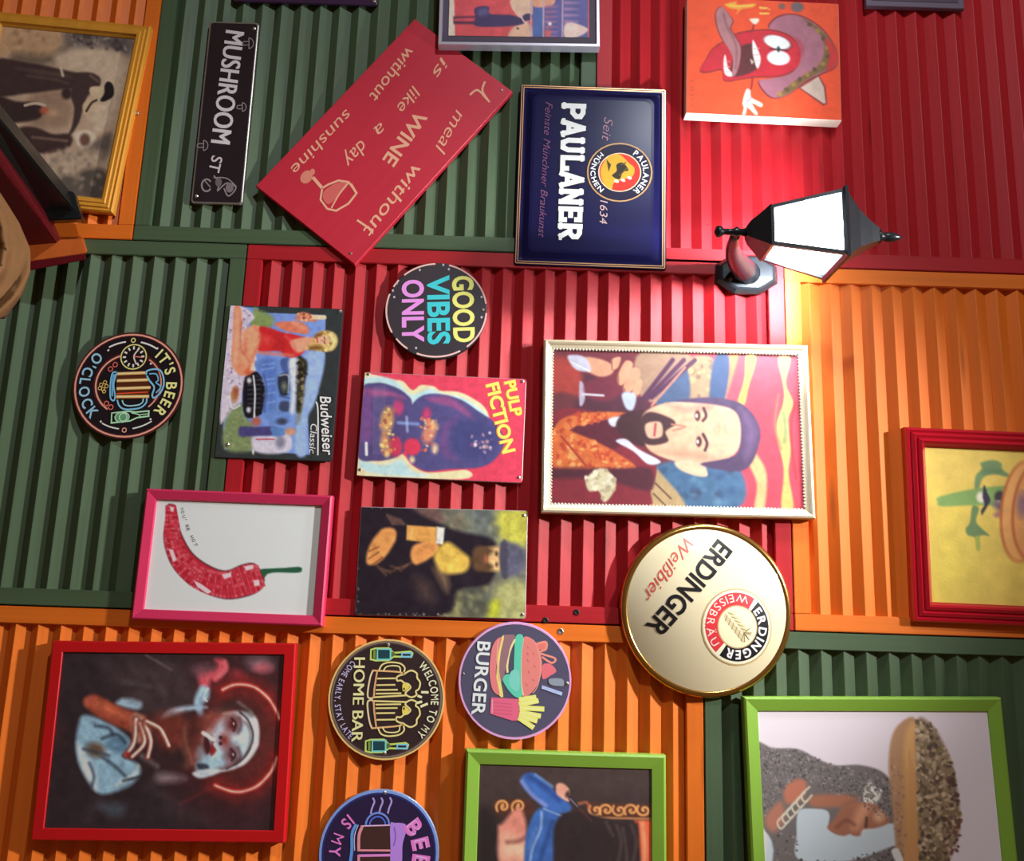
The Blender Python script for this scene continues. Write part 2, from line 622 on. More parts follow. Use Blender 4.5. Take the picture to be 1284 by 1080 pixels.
        for cc, sw in passes:
            for i, ch in enumerate(txt):
                def m(q): return p0 + d * (adv * (i + 0.03 + 0.94 * q[0])) + up * (height * q[1])
                for stq in S[ch]:
                    self.line([m(q) for q in stq], sw, cc, smooth=False); self.n -= .75
                for (qx, qy) in F[ch]:
                    yy = 0.06 if qy == 0 else 0.94
                    self.line([m((qx - .15, yy)), m((qx + .15, yy))], sw * .62, cc, smooth=False); self.n -= .75
            self.n += 2
        self.o, self.s = o, s

    def arc_text(self, txt, cx, cy, rx, ry, a0, a1, height, col, bold=0.0, inward=False, width=1.0):
        """letters set round a circle, angles in the photo's degrees; capitals point out (or in)"""
        c = self.t([(cx, cy)])[0]; rx, ry, hh = rx / self.s, ry / self.s, height / self.s
        adv = []
        for chh in txt:                          # proportional spacing round the arc
            if chh == ' ': adv.append(0.55); continue
            v, f = glyphs(chh, bold); adv.append((v[:, 0].max() - v[:, 0].min()) / 0.73 + 0.16)
        tot = sum(adv); arc = abs(math.radians(a1 - a0)) * ((rx + ry) / 2 - (hh * 0.9 if inward else 0))
        width = min(1.5, arc / (tot * hh)); run = 0.0
        for chh, ad in zip(txt, adv):
            a = math.radians(a0 + (a1 - a0) * (run + ad / 2) / tot); run += ad
            if chh == ' ': continue
            v, f = glyphs(chh, bold)
            x0, x1 = v[:, 0].min(), v[:, 0].max()
            base = c + np.array([rx * math.cos(a), ry * math.sin(a)])
            up = np.array([math.cos(a), math.sin(a)]) * (-1 if inward else 1)
            d = np.array([-up[1], up[0]])
            u = (v[:, 0] - (x0 + x1) / 2) / 0.73 * hh * width; w = v[:, 1] / 0.73 * hh
            self._add(base + u[:, None] * d + w[:, None] * up, f, col)
        self.n += 1

    def build(self, name, material, parent=None, label=None):
        me = bpy.data.meshes.new(name)
        me.from_pydata(self.V, [], self.F); me.update()
        ca = me.attributes.new('Col', 'FLOAT_COLOR', 'CORNER')
        cols = []
        for p, k in zip(me.polygons, self.K):
            l = np.append(np.clip(s2l(k) * self.gain, 0.002, 0.85), 1.0)
            cols += [l] * p.loop_total
        ca.data.foreach_set('color', np.array(cols).ravel())
        bm = bmesh.new(); bm.from_mesh(me)
        for f in bm.faces:
            if f.normal.z < 0: f.normal_flip()
        if self.curve:                           # lettering on a domed face follows the dome
            bmesh.ops.triangulate(bm, faces=bm.faces[:])
            for _ in range(5):
                le = [e for e in bm.edges if e.calc_length() > 0.009]
                if not le: break
                bmesh.ops.subdivide_edges(bm, edges=le, cuts=1)
                bmesh.ops.triangulate(bm, faces=[f for f in bm.faces if len(f.verts) > 3])
            for v_ in bm.verts: v_.co.z += float(self.curve(v_.co.x, v_.co.y))
        bm.to_mesh(me); bm.free()
        me.materials.append(material)
        o = bpy.data.objects.new(name, me); C.objects.link(o); o.parent = parent or self.hg.root
        if label: o['label'] = label
        return o

# ------------------------------------------------------------------ the wall: painted slat panels, each in a frame of boards
RIDGE, BOARD, PITCH, BW = 0.0140, 0.0168, 0.0405, 0.030
RED, GREEN, ORANGE = (168, 24, 34), (72, 92, 66), (222, 112, 30)
wood = {'red': painted_wood('red_painted_wood', RED), 'green': painted_wood('green_painted_wood', GREEN),
        'orange': painted_wood('orange_painted_wood', ORANGE)}

z_lo, z_hi = W(-110, 540).z, W(1400, 540).z
x_top, x_bot = W(642, -130).x, W(642, 1210).x
X1, X1b, X2 = W(642, 321).x, W(642, 327).x, W(642, 780).x
ZA, ZB = W(189, 150).z, W(747, 80).z            # top row: orange | green | red
ZC, ZD = W(298, 470).z, W(990, 690).z           # middle row: green | red | orange
ZE = W(881, 970).z                              # bottom row: orange | green

wall = obj('wall_back', *boxv(x_top - 0.1, x_bot + 0.1, 0.0, 0.08, 0.0, z_hi + 0.05), mat('wall_backing', (60, 48, 40), 0.8), None)
wall['kind'] = 'structure'
floor = obj('floor', *boxv(x_top - 0.1, x_bot + 0.1, -1.2, 0.08, -0.05, 0.0), mat('floor_boards', (70, 48, 36), 0.5), None)
floor['kind'] = 'structure'

SLATMESH = {}


def slat_mesh(L, key):
    if key in SLATMESH:
        return SLATMESH[key]
    e = 0.0012; SH = -0.055 * PITCH
    prof = [(0.004, -PITCH / 2), (-0.002, -PITCH / 2), (-RIDGE + e * .4, SH - e), (-RIDGE, SH), (-RIDGE + e * .4, SH + e), (-0.002, PITCH / 2), (0.004, PITCH / 2)]
    n = len(prof)
    v = [(0, y, z) for y, z in prof] + [(L, y, z) for y, z in prof]
    f = [(i, (i + 1) % n, n + (i + 1) % n, n + i) for i in range(n)] + [tuple(range(n))[::-1], tuple(range(n, 2 * n))]
    me = bpy.data.meshes.new('slat')
    me.from_pydata(v, [], f); me.update()
    bm = bmesh.new(); bm.from_mesh(me); bmesh.ops.recalc_face_normals(bm, faces=bm.faces); bm.to_mesh(me); bm.free()
    me.materials.append(wood[key[0]])
    SLATMESH[key] = me
    return me


def panel(col, x0, x1, z0, z1, top_open=False, bot_open=False):
    root = bpy.data.objects.new('slat_panel', None); C.objects.link(root)
    root.parent = wall
    g = 0.0012
    x0 += g; x1 -= g; z0 += g; z1 -= g
    # four frame boards, bevelled
    def board(a0, a1, b0, b1):
        cx, cz = (a0 + a1) / 2, (b0 + b1) / 2
        lx, lz = a1 - a0, b1 - b0
        if lx >= lz:
            o = obj('frame_board', *boxv(-lx / 2, lx / 2, -BOARD, 0.001, -lz / 2, lz / 2), wood[col], root, bevel=0.0012)
            o.location = (cx, 0, cz)
        else:
            o = obj('frame_board', *boxv(-lz / 2, lz / 2, -BOARD, 0.001, -lx / 2, lx / 2), wood[col], root, bevel=0.0012)
            o.location = (cx, 0, cz); o.rotation_euler = (0, -math.pi / 2, 0)
    board(x0, x0 + BW, z0, z1); board(x1 - BW, x1, z0, z1)
    board(x0 + BW, x1 - BW, z0, z0 + BW); board(x0 + BW, x1 - BW, z1 - BW, z1)
    zi0, zi1 = z0 + BW, z1 - BW
    n = max(1, round((zi1 - zi0) / PITCH)); p = (zi1 - zi0) / n
    L = x1 - x0 - 2 * BW
    me = slat_mesh(L, (col, round(x0, 3), round(L, 3)))
    for i in range(n):
        o = bpy.data.objects.new('slat', me); C.objects.link(o); o.parent = root
        o.location = (x0 + BW, random.uniform(-0.0004, 0.0004), zi0 + p * (i + .5))
        o.scale = (1, random.uniform(0.96, 1.03), p / PITCH)
        o.rotation_euler = (random.uniform(-0.02, 0.02), 0, 0)
    return root


panel('orange', x_top, X1, z_lo, ZA)
panel('green', x_top, X1, ZA, ZB)
panel('red', x_top, X1b, ZB, z_hi)
panel('green', X1, X2, z_lo, ZC)
panel('red', X1, X2, ZC, ZD)
panel('orange', X1b, X2, ZD, z_hi)
panel('orange', X2, x_bot, z_lo, ZE)
panel('green', X2, x_bot, ZE, z_hi)

# screws in the boards
steel = mat('screw_steel', (200, 196, 190), 0.3, 1.0)
darkhole = mat('dark_screw', (40, 34, 34), 0.5, 0.6)
for (px, py, m) in ((703, 792, steel), (723, 768, darkhole), (171, 142, steel), (684, 778, darkhole), (1092, 1100, steel)):
    p = W(px, py, BOARD)
    loops = [[(p.x + r * math.cos(a), -y, p.z + r * math.sin(a)) for a in np.linspace(0, 2 * math.pi, 12, endpoint=False)]
             for r, y in ((0.0055, BOARD - 0.002), (0.0055, BOARD + 0.0008), (0.004, BOARD + 0.0018), (0.0015, BOARD + 0.0012))]
    loft('screw', loops, m, wall)

# ------------------------------------------------------------------ the wall lantern
black_iron = mat('black_iron', (34, 38, 44), 0.28, 0.3, noise=0.2, nscale=40, bump=0.2)
lan = empty('wall_lantern', Matrix.Translation((LANT.x, -0.217, LANT.z)))
tag(lan, 'lit black wall lantern with four flared glass panes, pointed roof and octagonal wall plate', 'lantern')
ZT, ZBm = W(1053, 272, 0.25).z - LANT.z, W(968, 285, 0.25).z - LANT.z       # top and bottom of the glass
HT, HB = 0.056, 0.033                                                        # half widths there


def sq(hw, z, cx=0.0, cy=0.0):
    return [(cx - hw, cy - hw, z), (cx + hw, cy - hw, z), (cx + hw, cy + hw, z), (cx - hw, cy + hw, z)]


glass = bpy.data.materials.new('lit_frosted_glass'); glass.use_nodes = True
nt = glass.node_tree; nt.nodes.clear()
o_ = nt.nodes.new('ShaderNodeOutputMaterial'); mx = nt.nodes.new('ShaderNodeMixShader'); tr = nt.nodes.new('ShaderNodeBsdfTransparent')
em = nt.nodes.new('ShaderNodeEmission'); em.inputs[0].default_value = (0.93, 0.97, 1.0, 1); em.inputs[1].default_value = 16.0
mx.inputs[0].default_value = 0.3
nt.links.new(tr.outputs[0], mx.inputs[1]); nt.links.new(em.outputs[0], mx.inputs[2]); nt.links.new(mx.outputs[0], o_.inputs[0])
for k in range(4):
    a, b = sq(HT - .003, ZT), sq(HB - .003, ZBm)
    i, j = k, (k + 1) % 4
    n = Vector((0, -1, 0)) if k == 0 else Vector((1, 0, 0)) if k == 1 else Vector((0, 1, 0)) if k == 2 else Vector((-1, 0, 0))
    P = [Vector(b[i]), Vector(b[j]), Vector(a[j]), Vector(a[i])]
    Q = [p - n * 0.0018 for p in P]
    obj('glass_pane', [*P, *Q], [(0, 1, 2, 3), (7, 6, 5, 4), (0, 4, 5, 1), (1, 5, 6, 2), (2, 6, 7, 3), (3, 7, 4, 0)], glass, lan)
for k in range(4):                               # corner bars
    a, b = Vector(sq(HT, ZT)[k]), Vector(sq(HB, ZBm)[k])
    r0 = 0.0032
    loft('corner_bar', [[(p.x + dx, p.y + dy, p.z) for dx, dy in ((-r0, -r0), (r0, -r0), (r0, r0), (-r0, r0))] for p in (b, a)], black_iron, lan)
loft('top_rim', [sq(HT + .001, ZT - .004), sq(HT + .007, ZT), sq(HT + .007, ZT + .005), sq(HT - .004, ZT + .006), sq(HT - .006, ZT), sq(HT - .006, ZT - .004), sq(HT + .001, ZT - .004)],
     black_iron, lan, False, False)
ZR = ZT + 0.076
loft('roof', [sq(HT + .006, ZT + .003), sq(HT - .004, ZT + .012), sq(0.034, ZT + .034), sq(0.019, ZT + .060), sq(0.012, ZR)], black_iron, lan)


def lathe(name, prof, parent, m, n=20, cx=0, cy=0):
    return loft(name, [[(cx + r * math.cos(2 * math.pi * i / n), cy + r * math.sin(2 * math.pi * i / n), z) for i in range(n)] for r, z in prof], m, parent, smooth=True)


lathe('finial', [(0.010, ZR - .002), (0.013, ZR + .004), (0.006, ZR + .009), (0.0085, ZR + .015), (0.0085, ZR + .028), (0.005, ZR + .036), (0.001, ZR + .044)], lan, black_iron)
loft('base_cup', [sq(HB + .003, ZBm + .004), sq(HB + .004, ZBm - .002), sq(HB - .004, ZBm - .012), sq(0.016, ZBm - .030), sq(0.009, ZBm - .036)], black_iron, lan)
lathe('bottom_knob', [(0.0085, ZBm - .030), (0.006, ZBm - .046), (0.010, ZBm - .052), (0.006, ZBm - .058), (0.0055, ZBm - .074), (0.010, ZBm - .080), (0.010, ZBm - .086), (0.003, ZBm - .090)], lan, black_iron)
lathe('lamp_socket', [(0.014, ZBm - .002), (0.014, ZBm + .022), (0.012, ZBm + .026)], lan, mat('socket_enamel', (150, 170, 160), 0.4))
lathe('bulb', [(0.008, ZBm + .024), (0.014, ZBm + .050), (0.018, ZT - .030), (0.018, ZT - .016), (0.006, ZT - .004)], lan,
      mat('bulb_glow', (255, 255, 255), 0.3, emit=(240, 248, 255), estr=30))
li = lamp('lantern_light', (0, 0, 0), 150, (0.86, 0.94, 1.0), 0.022); li.parent = lan; li.location = (0, 0, ZT - 0.020)
# arm and wall plate
pc = W(936, 344, 0.02)
plx, plz = pc.x - LANT.x, pc.z - LANT.z


def octo(rx, rz, y, cham=0.42):
    out = []
    for sx, sz in ((1, cham), (cham, 1), (-cham, 1), (-1, cham), (-1, -cham), (-cham, -1), (cham, -1), (1, -cham)):
        out.append((plx + rx * sx, y, plz + rz * sz))
    return out


loft('wall_plate', [octo(.040, .060, .217 - .014), octo(.040, .060, .217 - .020), octo(.034, .053, .217 - .028), octo(.030, .048, .217 - .030)], black_iron, lan)
for dz in (-0.034, 0.034):
    loft('plate_screw', [[(plx + .016 + .004 * math.cos(t), y, plz + dz + .004 * math.sin(t)) for t in np.linspace(0, 2 * math.pi, 10, endpoint=False)]
                         for y in (.217 - .029, .217 - .032)], steel, lan)
an = Vector((0, 0, ZBm - .052)); a0 = Vector((plx, .217 - .026, plz))
lp = []
for i in range(9):
    t = i / 8
    c = a0.lerp(an, t) + Vector((0, 0, -0.016 * math.sin(t * math.pi)))
    r = 0.017 * (1 - t) ** 1.3 + 0.008
    d = (an - a0).normalized(); s1 = d.cross(Vector((0, 0, 1))).normalized(); s2 = s1.cross(d)
    lp.append([c + s1 * r * math.cos(q) + s2 * r * math.sin(q) for q in np.linspace(0, 2 * math.pi, 14, endpoint=False)])
loft('arm', lp, black_iron, lan, smooth=True)

# ------------------------------------------------------------------ pictures and signs
TIN = ink('tin_print', 0.30, 0.5)
SATIN = ink('satin_print', 0.38, 0.5)
CANVAS = ink('canvas_paint', 0.6, 0.35, bump=0.25)
GLAZED = ink('glazed_print', 0.55, 0.4, coat=0.35)
BK = 0.0137                                    # the back of everything hung: just touching the slats' ridges
rivet = mat('rivet_steel', (225, 222, 214), 0.25, 0.9)


def rivets(hg, pts, r=0.0035):
    for p in pts:
        x, y = hg.loc([p])[0]
        z = hg.z
        loft('rivet', [[(x + q * math.cos(a), y + q * math.sin(a), zz) for a in np.linspace(0, 2 * math.pi, 10, endpoint=False)]
                       for q, zz in ((r, z - .0005), (r, z + .0008), (r * .5, z + .0016))], rivet, hg.root)


def tin(hg, edge, r=0.008, t=0.002, emboss=0.0):
    """thin pressed-tin plate with rounded corners"""
    H2, W2 = hg.h / 2, hg.w / 2
    loops = [rect_loop(H2, W2, 0, r), rect_loop(H2, W2, hg.z - .001, r), rect_loop(H2 - .0015, W2 - .0015, hg.z - .0003, r - .001)]
    return loft('plate', loops, edge, hg.root)


# --- sepia photograph in a yellow wooden frame
hg = Hung('framed_photo', [(-16, 11), (189, 31), (139, 267), (-70, 244)], 0.032, 'sepia photograph of three men outdoors in a ridged yellow wooden frame', 'picture', BK)
yel = painted_wood('yellow_pine', (214, 150, 52), 0.4, (2, 30, 30), 0.2, False)
frame(hg, [(0, 0), (0, .012), (.003, .016), (.008, .014), (.010, .0175), (.016, .0165), (.018, .019), (.024, .018), (.026, .014), (.030, .010), (.030, .002)], yel)
slab(hg, 'backing', 0.0, 0.004, mat('backing_card', (120, 96, 70), 0.8), hg.h / 2 - .006, hg.w / 2 - .006)
p = Paint(hg, (176, 150, 126), inset=0.028, z=0.0085, gain=1.2)
p.v(0, 10, 4)
p.poly([(10, 60), (330, 90), (300, 150), (220, 250), (60, 230), (-60, 200)], (186, 150, 114), 6)
p.dots([(20, 70), (320, 95), (220, 240), (60, 225)], 30, 14, [(150, 116, 86), (200, 166, 130)], 2, .6, 2)
p.poly([(60, 210), (220, 225), (300, 180), (330, 120), (400, 140), (300, 230), (200, 280), (40, 260)], (104, 88, 76), 5, .8)
p.poly([(330, 100), (650, 125), (640, 230), (520, 200), (340, 180)], (112, 100, 94), 5)
p.ell(580, 170, 40, 25, (62, 54, 56), 10, 4, .8); p.ell(400, 130, 50, 18, (80, 70, 66), 10, 4, .7)
p.poly([(260, 230), (420, 190), (610, 240), (560, 520), (470, 620), (420, 480), (480, 340), (330, 300)], (196, 174, 150), 5)
p.poly([(140, 430), (300, 410), (340, 560), (200, 600), (120, 560)], (148, 120, 100), 6)
p.poly([(-60, 250), (120, 262), (300, 300), (400, 330), (380, 390), (290, 400), (120, 420), (-60, 425)], (58, 42, 42), 2)
p.poly([(60, 290), (260, 310), (380, 345), (240, 330)], (92, 76, 66), 3, .7)
p.poly([(360, 320), (440, 315), (490, 345), (480, 400), (430, 430), (405, 490), (385, 560), (350, 620), (320, 640), (345, 590), (358, 500), (340, 430), (350, 370)], (62, 46, 46), 1.6)
p.poly([(440, 390), (490, 385), (505, 405), (480, 430), (440, 425)], (206, 184, 150), 1.2)
p.poly([(400, 480), (450, 440), (480, 445), (445, 530), (420, 540)], (196, 170, 138), 1.5)
p.line([(420, 510), (445, 470), (470, 455)], 12, (70, 52, 50))
p.poly([(530, 360), (555, 380), (555, 435), (510, 462), (490, 455), (510, 420), (512, 380)], (22, 18, 20), 1)
p.ell(320, 420, 26, 30, (54, 40, 40), 0, 2)
p.poly([(-60, 430), (70, 460), (180, 470), (190, 540), (80, 566), (-60, 560)], (50, 36, 38), 2)
p.line([(110, 480), (160, 470), (210, 480)], 14, (190, 170, 150)); p.ell(208, 508, 24, 18, (168, 84, 62), 0, 2); p.ell(255, 520, 28, 14, (196, 160, 124), 0, 3, .8)
p.poly([(80, 600), (160, 590), (250, 625), (330, 625), (350, 660), (320, 700), (220, 724), (140, 700)], (58, 40, 40), 2)
p.line([(150, 640), (240, 650), (320, 660)], 14, (120, 96, 84), 1.5, .8)
p.poly([(360, 620), (440, 610), (470, 650), (440, 700), (380, 690)], (206, 190, 168), 2)
p.ell(412, 655, 26, 32, (104, 74, 64), 0, 2)
p.poly([(430, 690), (540, 620), (540, 700), (500, 760), (440, 740)], (100, 88, 80), 4)
p.poly([(190, 740), (460, 700), (500, 780), (380, 840), (230, 860)], (170, 148, 126), 6, .8)
p.poly([(380, 830), (440, 800), (520, 820), (520, 940), (400, 940)], (78, 70, 64), 4)
p.poly([(240, 870), (330, 830), (400, 880), (400, 940), (240, 940)], (88, 78, 70), 4)
p.dots([(340, 110), (640, 130), (620, 210), (350, 180)], 50, 10, [(60, 54, 54), (150, 138, 128), (90, 80, 76)], 4, .7, 1.2)
p.dots([(200, 700), (480, 690), (500, 900), (260, 900)], 60, 12, [(120, 104, 90), (190, 168, 146), (96, 84, 76)], 5, .5, 2)
p.line([(120, 330), (260, 350), (330, 370)], 10, (100, 80, 70), 2, .7); p.line([(290, 290), (300, 330)], 12, (206, 190, 170), 1.5); p.line([(440, 330), (480, 360)], 8, (120, 100, 90), 2)
p.mottle(.05, 7, 3)
p.build('print', GLAZED)

# --- black street sign
hg = Hung('street_sign', [(262, 27), (325, 28), (303, 257), (240, 254)], 0.020, 'narrow black tin street sign with white capitals and small mushroom drawings', 'sign', BK)
tin(hg, mat('worn_silver_edge', (150, 142, 138), 0.35, 0.6), 0.006)
k = Ink(hg, 0.0, 1.3); k.v(230, 20, 4.41)
H2, W2 = hg.h / 2, hg.w / 2
fl = loft('face', [rect_loop(H2 - .003, W2 - .003, hg.z - .0008, .005), rect_loop(H2 - .0035, W2 - .0035, hg.z, .005)], mat('black_enamel', (34, 28, 34), 0.28, noise=0.3, nscale=20), hg.root)
k.z = hg.z + .0003
k.text('MUSHROOM', (232, 82), (152, 706), 112, (196, 192, 196), 0.03)
k.text('ST', (160, 778), (140, 862), 62, (190, 180, 186), 0.01)
G = (132, 120, 124)
for (cx, cy, s) in ((362, 155, 1.0), (325, 515, .8), (112, 725, .9)):
    k.ring(cx, cy, 26 * s, 30 * s, 5, G, 270, 450); k.line([(cx, cy - 30 * s), (cx, cy + 30 * s)], 5, G); k.line([(cx - 4, cy - 10), (cx - 34 * s, cy - 7), (cx - 34 * s, cy + 9), (cx - 4, cy + 10)], 5, G)
k.ring(130, 940, 26, 32, 9, G, 40, 320); k.line([(170, 890), (200, 930), (190, 970), (240, 930), (290, 955), (250, 1000), (225, 960)], 7, G)
k.line([(170, 900), (240, 905), (292, 950)], 6, G); k.ell(195, 925, 18, 24, (96, 86, 90)); k.ell(255, 955, 22, 26, (110, 100, 104)); k.line([(120, 915), (150, 950)], 6, G)
k.build('lettering', SATIN)
rivets(hg, [(319, 36), (247, 246)])

# --- red wooden board with a hand-painted wine saying
hg = Hung('wine_board', [(443, 330), (319, 233), (520, 25), (646, 115)], 0.027, 'crimson wooden board with hand-painted wine saying, hung askew', 'sign', BK)
slab(hg, 'board', 0.0, hg.z, painted_wood('crimson_board', (196, 42, 62), 0.45, (1.5, 25, 25), 0.07, False), bev=.0015)
k = Ink(hg, 0.0004, 1.1); k.v(300, 0, 3.178)
CR = (232, 168, 138)


def hand(txt, p0, p1, h, b=0.0, sh=0.0):
    w_ = Ink(hg, 0.0004, 1.1); w_.v(300, 0, 3.178)
    w_.text(txt, p0, p1, h, CR, b, sh)
    if txt == 'without' and h > 55: w_.n += 2; w_.line([(466, 876), (520, 912)], 9, CR)
    w_.build('painted_word', CANVAS)


k.line([(925, 380), (955, 362), (990, 395), (1003, 408)], 8, CR); k.line([(985, 330), (975, 365), (1000, 405)], 8, CR)
hand('meal', (868, 440), (776, 596), 52, -0.004, .2)
k.build('painted_letter', CANVAS)
hand('without', (694, 652), (486, 916), 56, 0.004, .1)
hand('WINE', (706, 440), (566, 638), 58, .02)
hand('is', (806, 232), (766, 300), 46, 0, .2)
hand('like', (690, 345), (622, 432), 50, 0, .2)
hand('a', (560, 492), (528, 516), 54, 0, .2)
hand('day', (478, 560), (402, 640), 56, 0, .2)
hand('without', (668, 190), (512, 388), 50, .004, .1)
hand('sunshine', (420, 440), (196, 672), 46, 0, .1)
k = Ink(hg, 0.0004, 1.1); k.v(300, 0, 3.178)
k.ell(262, 706, 22, 28, (214, 130, 112), 40); k.ell(286, 686, 10, 12, (214, 130, 112))
k.line([(290, 710), (325, 750)], 13, CR)
k.line([(325, 750), (350, 735), (390, 720), (430, 726), (462, 770), (430, 810), (380, 838), (345, 830), (318, 795), (325, 750)], 8, CR, False)
k.poly([(335, 758), (388, 728), (428, 734), (400, 770), (352, 812), (328, 790)], (206, 98, 92), True)
k.line([(430, 728), (395, 770), (362, 826)], 6, CR); k.line([(462, 770), (440, 735)], 10, CR)
k.build('glass_drawing', CANVAS)
rivets(hg, [(438, 316), (632, 114)], .0028)

# --- navy brewery tin sign
hg = Hung('brewery_tin_sign', [(653, 103), (837, 109), (836, 337), (644, 330)], 0.028, 'large navy embossed tin beer sign with white slab capitals and round red emblem', 'sign', BK)
gold = mat('gold_line', (186, 138, 92), 0.3, 0.55)
navy = mat('navy_enamel', (26, 24, 66), 0.24, 0.0, 0.08)
H2, W2 = hg.h / 2, hg.w / 2
loft('plate', [rect_loop(H2, W2, 0, .006), rect_loop(H2, W2, .006, .006), rect_loop(H2 - .001, W2 - .001, .0075, .006), rect_loop(H2 - .010, W2 - .010, .0075, .004),
               rect_loop(H2 - .013, W2 - .013, .0065, .004), rect_loop(H2 - .016, W2 - .016, .0068, .006), rect_loop(H2 - .026, W2 - .026, .0118, .014), rect_loop(H2 - .032, W2 - .032, hg.z - .0022, .016)],
     navy, hg.root)
for tq in (.0025, .0065):
    frame(hg, [(tq, .0076), (tq, .0081), (tq + .0017, .0081), (tq + .0017, .0076)], gold, 'gold_line', r=.005)
k = Ink(hg, -0.0016, 1.25); k.v(640, 95, 4.32)
k.slab_text('PAULANER', (286, 140), (262, 885), 118, (236, 238, 244), 27, (16, 12, 30))
k.text('Feinste Münchner Braukunst', (192, 140), (150, 875), 40, (112, 70, 104), -0.004, .35)
k.text('Seit', (510, 222), (494, 348), 52, (150, 112, 130), -0.006, .3)
k.text('1634', (486, 672), (482, 800), 44, (176, 150, 150), -0.004, .2)
k.ell(592, 522, 178, 160, (176, 136, 92)); k.ell(592, 522, 170, 153, (24, 18, 46)); k.ell(592, 522, 117, 106, (230, 190, 160)); k.ell(592, 522, 111, 101, (206, 44, 32))
k.poly([(600, 430), (560, 424), (515, 452), (487, 520), (510, 590), (548, 612), (560, 580), (610, 560), (660, 545), (672, 500), (640, 470)], (196, 152, 40), True)
k.poly([(520, 452), (545, 480), (532, 520)], (60, 50, 20)); k.poly([(575, 480), (610, 470), (640, 510), (610, 520), (590, 560), (550, 540), (575, 515)], (44, 36, 26), True)
for q in ((575, 570), (610, 565), (645, 552)): k.ell(*q, 13, 8, (240, 226, 200), 20)
k.line([(590, 540), (630, 500)], 7, (90, 66, 30)); k.line([(600, 480), (625, 470)], 7, (90, 66, 30))
k.arc_text('PAULANER', 592, 522, 128, 116, -58, 58, 32, (240, 240, 240), .02, width=1.05)
k.arc_text('MÜNCHEN', 592, 522, 158, 142, 232, 128, 27, (240, 240, 240), .02, inward=True, width=1.1)
k.build('lettering', ink('enamel_print', 0.4, 0.12))

# --- cafe poster in a silver frame, at the picture's edge
hg = Hung('cafe_poster', [(556, -118), (750, -114), (753, 58), (548, 57)], 0.046, 'cafe scene print with dark-suited figures in a thin silver frame with dark mount', 'picture', 0.0272)
silver = mat('brushed_silver', (205, 200, 215), 0.3, 0.6)
frame(hg, [(0, 0), (0, .019), (.001, .020), (.006, .020), (.007, .018), (.007, .008)], silver)
slab(hg, 'mount', 0, .013, mat('dark_mount', (74, 60, 82), 0.6), hg.h / 2 - .005, hg.w / 2 - .005)
p = Paint(hg, (214, 84, 92), quad=[(568, -104), (738, -101), (740, 44), (561, 43)], z=.0136, gain=1.1)
p.v(540, 0, 5.35)
p.poly([(80, -600), (150, -600), (170, 260), (80, 260)], (226, 208, 190), 1, smooth=False)
p.poly([(150, -600), (540, -600), (545, 260), (160, 260)], (214, 78, 86), 1, smooth=False)
p.poly([(150, 100), (320, 95), (320, 150), (150, 150)], (70, 30, 56), 1.5, smooth=False); p.poly([(170, 112), (320, 108), (320, 130), (170, 132)], (200, 72, 90), 1)
p.poly([(545, -20), (680, -40), (690, 90), (640, 130), (560, 60)], (226, 186, 160), 1)
p.poly([(560, 170), (660, 140), (700, 250), (530, 250)], (222, 176, 150), 1.5); p.ell(588, 178, 8, 8, (80, 60, 60))
p.poly([(300, 40), (390, 30), (400, 80), (550, 88), (640, 130), (560, 160), (310, 165), (300, 100)], (62, 44, 92), 1)
p.poly([(320, 45), (385, 38), (388, 90), (320, 95)], (90, 82, 130), 2, .7); p.ell(655, 100, 38, 24, (66, 44, 84), -12)
p.line([(600, 70), (630, 130), (650, 140)], 10, (226, 196, 190))
p.poly([(690, -600), (1060, -600), (1060, 260), (690, 260)], (92, 88, 150), 1, smooth=False)
p.poly([(700, 50), (770, 30), (765, 240), (690, 240)], (74, 100, 164), 1, smooth=False)
p.poly([(700, -40), (830, -40), (820, 20), (700, 30)], (226, 160, 130), 1)
for xx in (682, 765, 893): p.line([(xx, -600), (xx - 4, 240)], 10, (190, 160, 180))
for i in range(7): p.poly([(780, 20 + i * 34), (860, 28 + i * 34), (780, 40 + i * 34)], (178, 110, 140), 1.5, .8)
for i in range(4): p.poly([(905, -10 + i * 42), (1000, 2 + i * 42), (905, 14 + i * 42)], (166, 130, 170), 1.5, .8)
p.ell(805, 145, 12, 12, (236, 220, 220)); p.ell(790, 210, 20, 26, (200, 90, 90), 0, 2)
p.poly([(905, 150), (960, 135), (1050, 170), (1050, 200), (980, 235), (905, 235)], (226, 196, 186), 1.2)
p.poly([(180, -160), (420, -200), (520, -120), (500, -60), (300, -50), (190, -80)], (58, 42, 80), 1.5); p.ell(560, -120, 40, 30, (220, 170, 140)); p.ell(800, -200, 60, 60, (230, 180, 120), 0, 3)
p.mottle(.05, 8, 11)
p.build('print', GLAZED)

# --- dark tin sign at the top edge of the green panel
hg = Hung('dark_tin_sign', [(300, -92), (478, -86), (474, 9), (292, -2)], 0.020, 'dark purple tin sign with corner rivets on the green slats', 'sign', BK)
tin(hg, mat('plum_enamel', (58, 34, 66), 0.25, noise=0.2, nscale=12), 0.006)
k = Ink(hg, 0.0)
k.line([(304, -84), (472, -79), (469, 2), (298, -8)], 1.2, (84, 58, 88), False, True)
k.build('border_line', TIN)
rivets(hg, [(470, 4), (305, -86), (298, -8)])

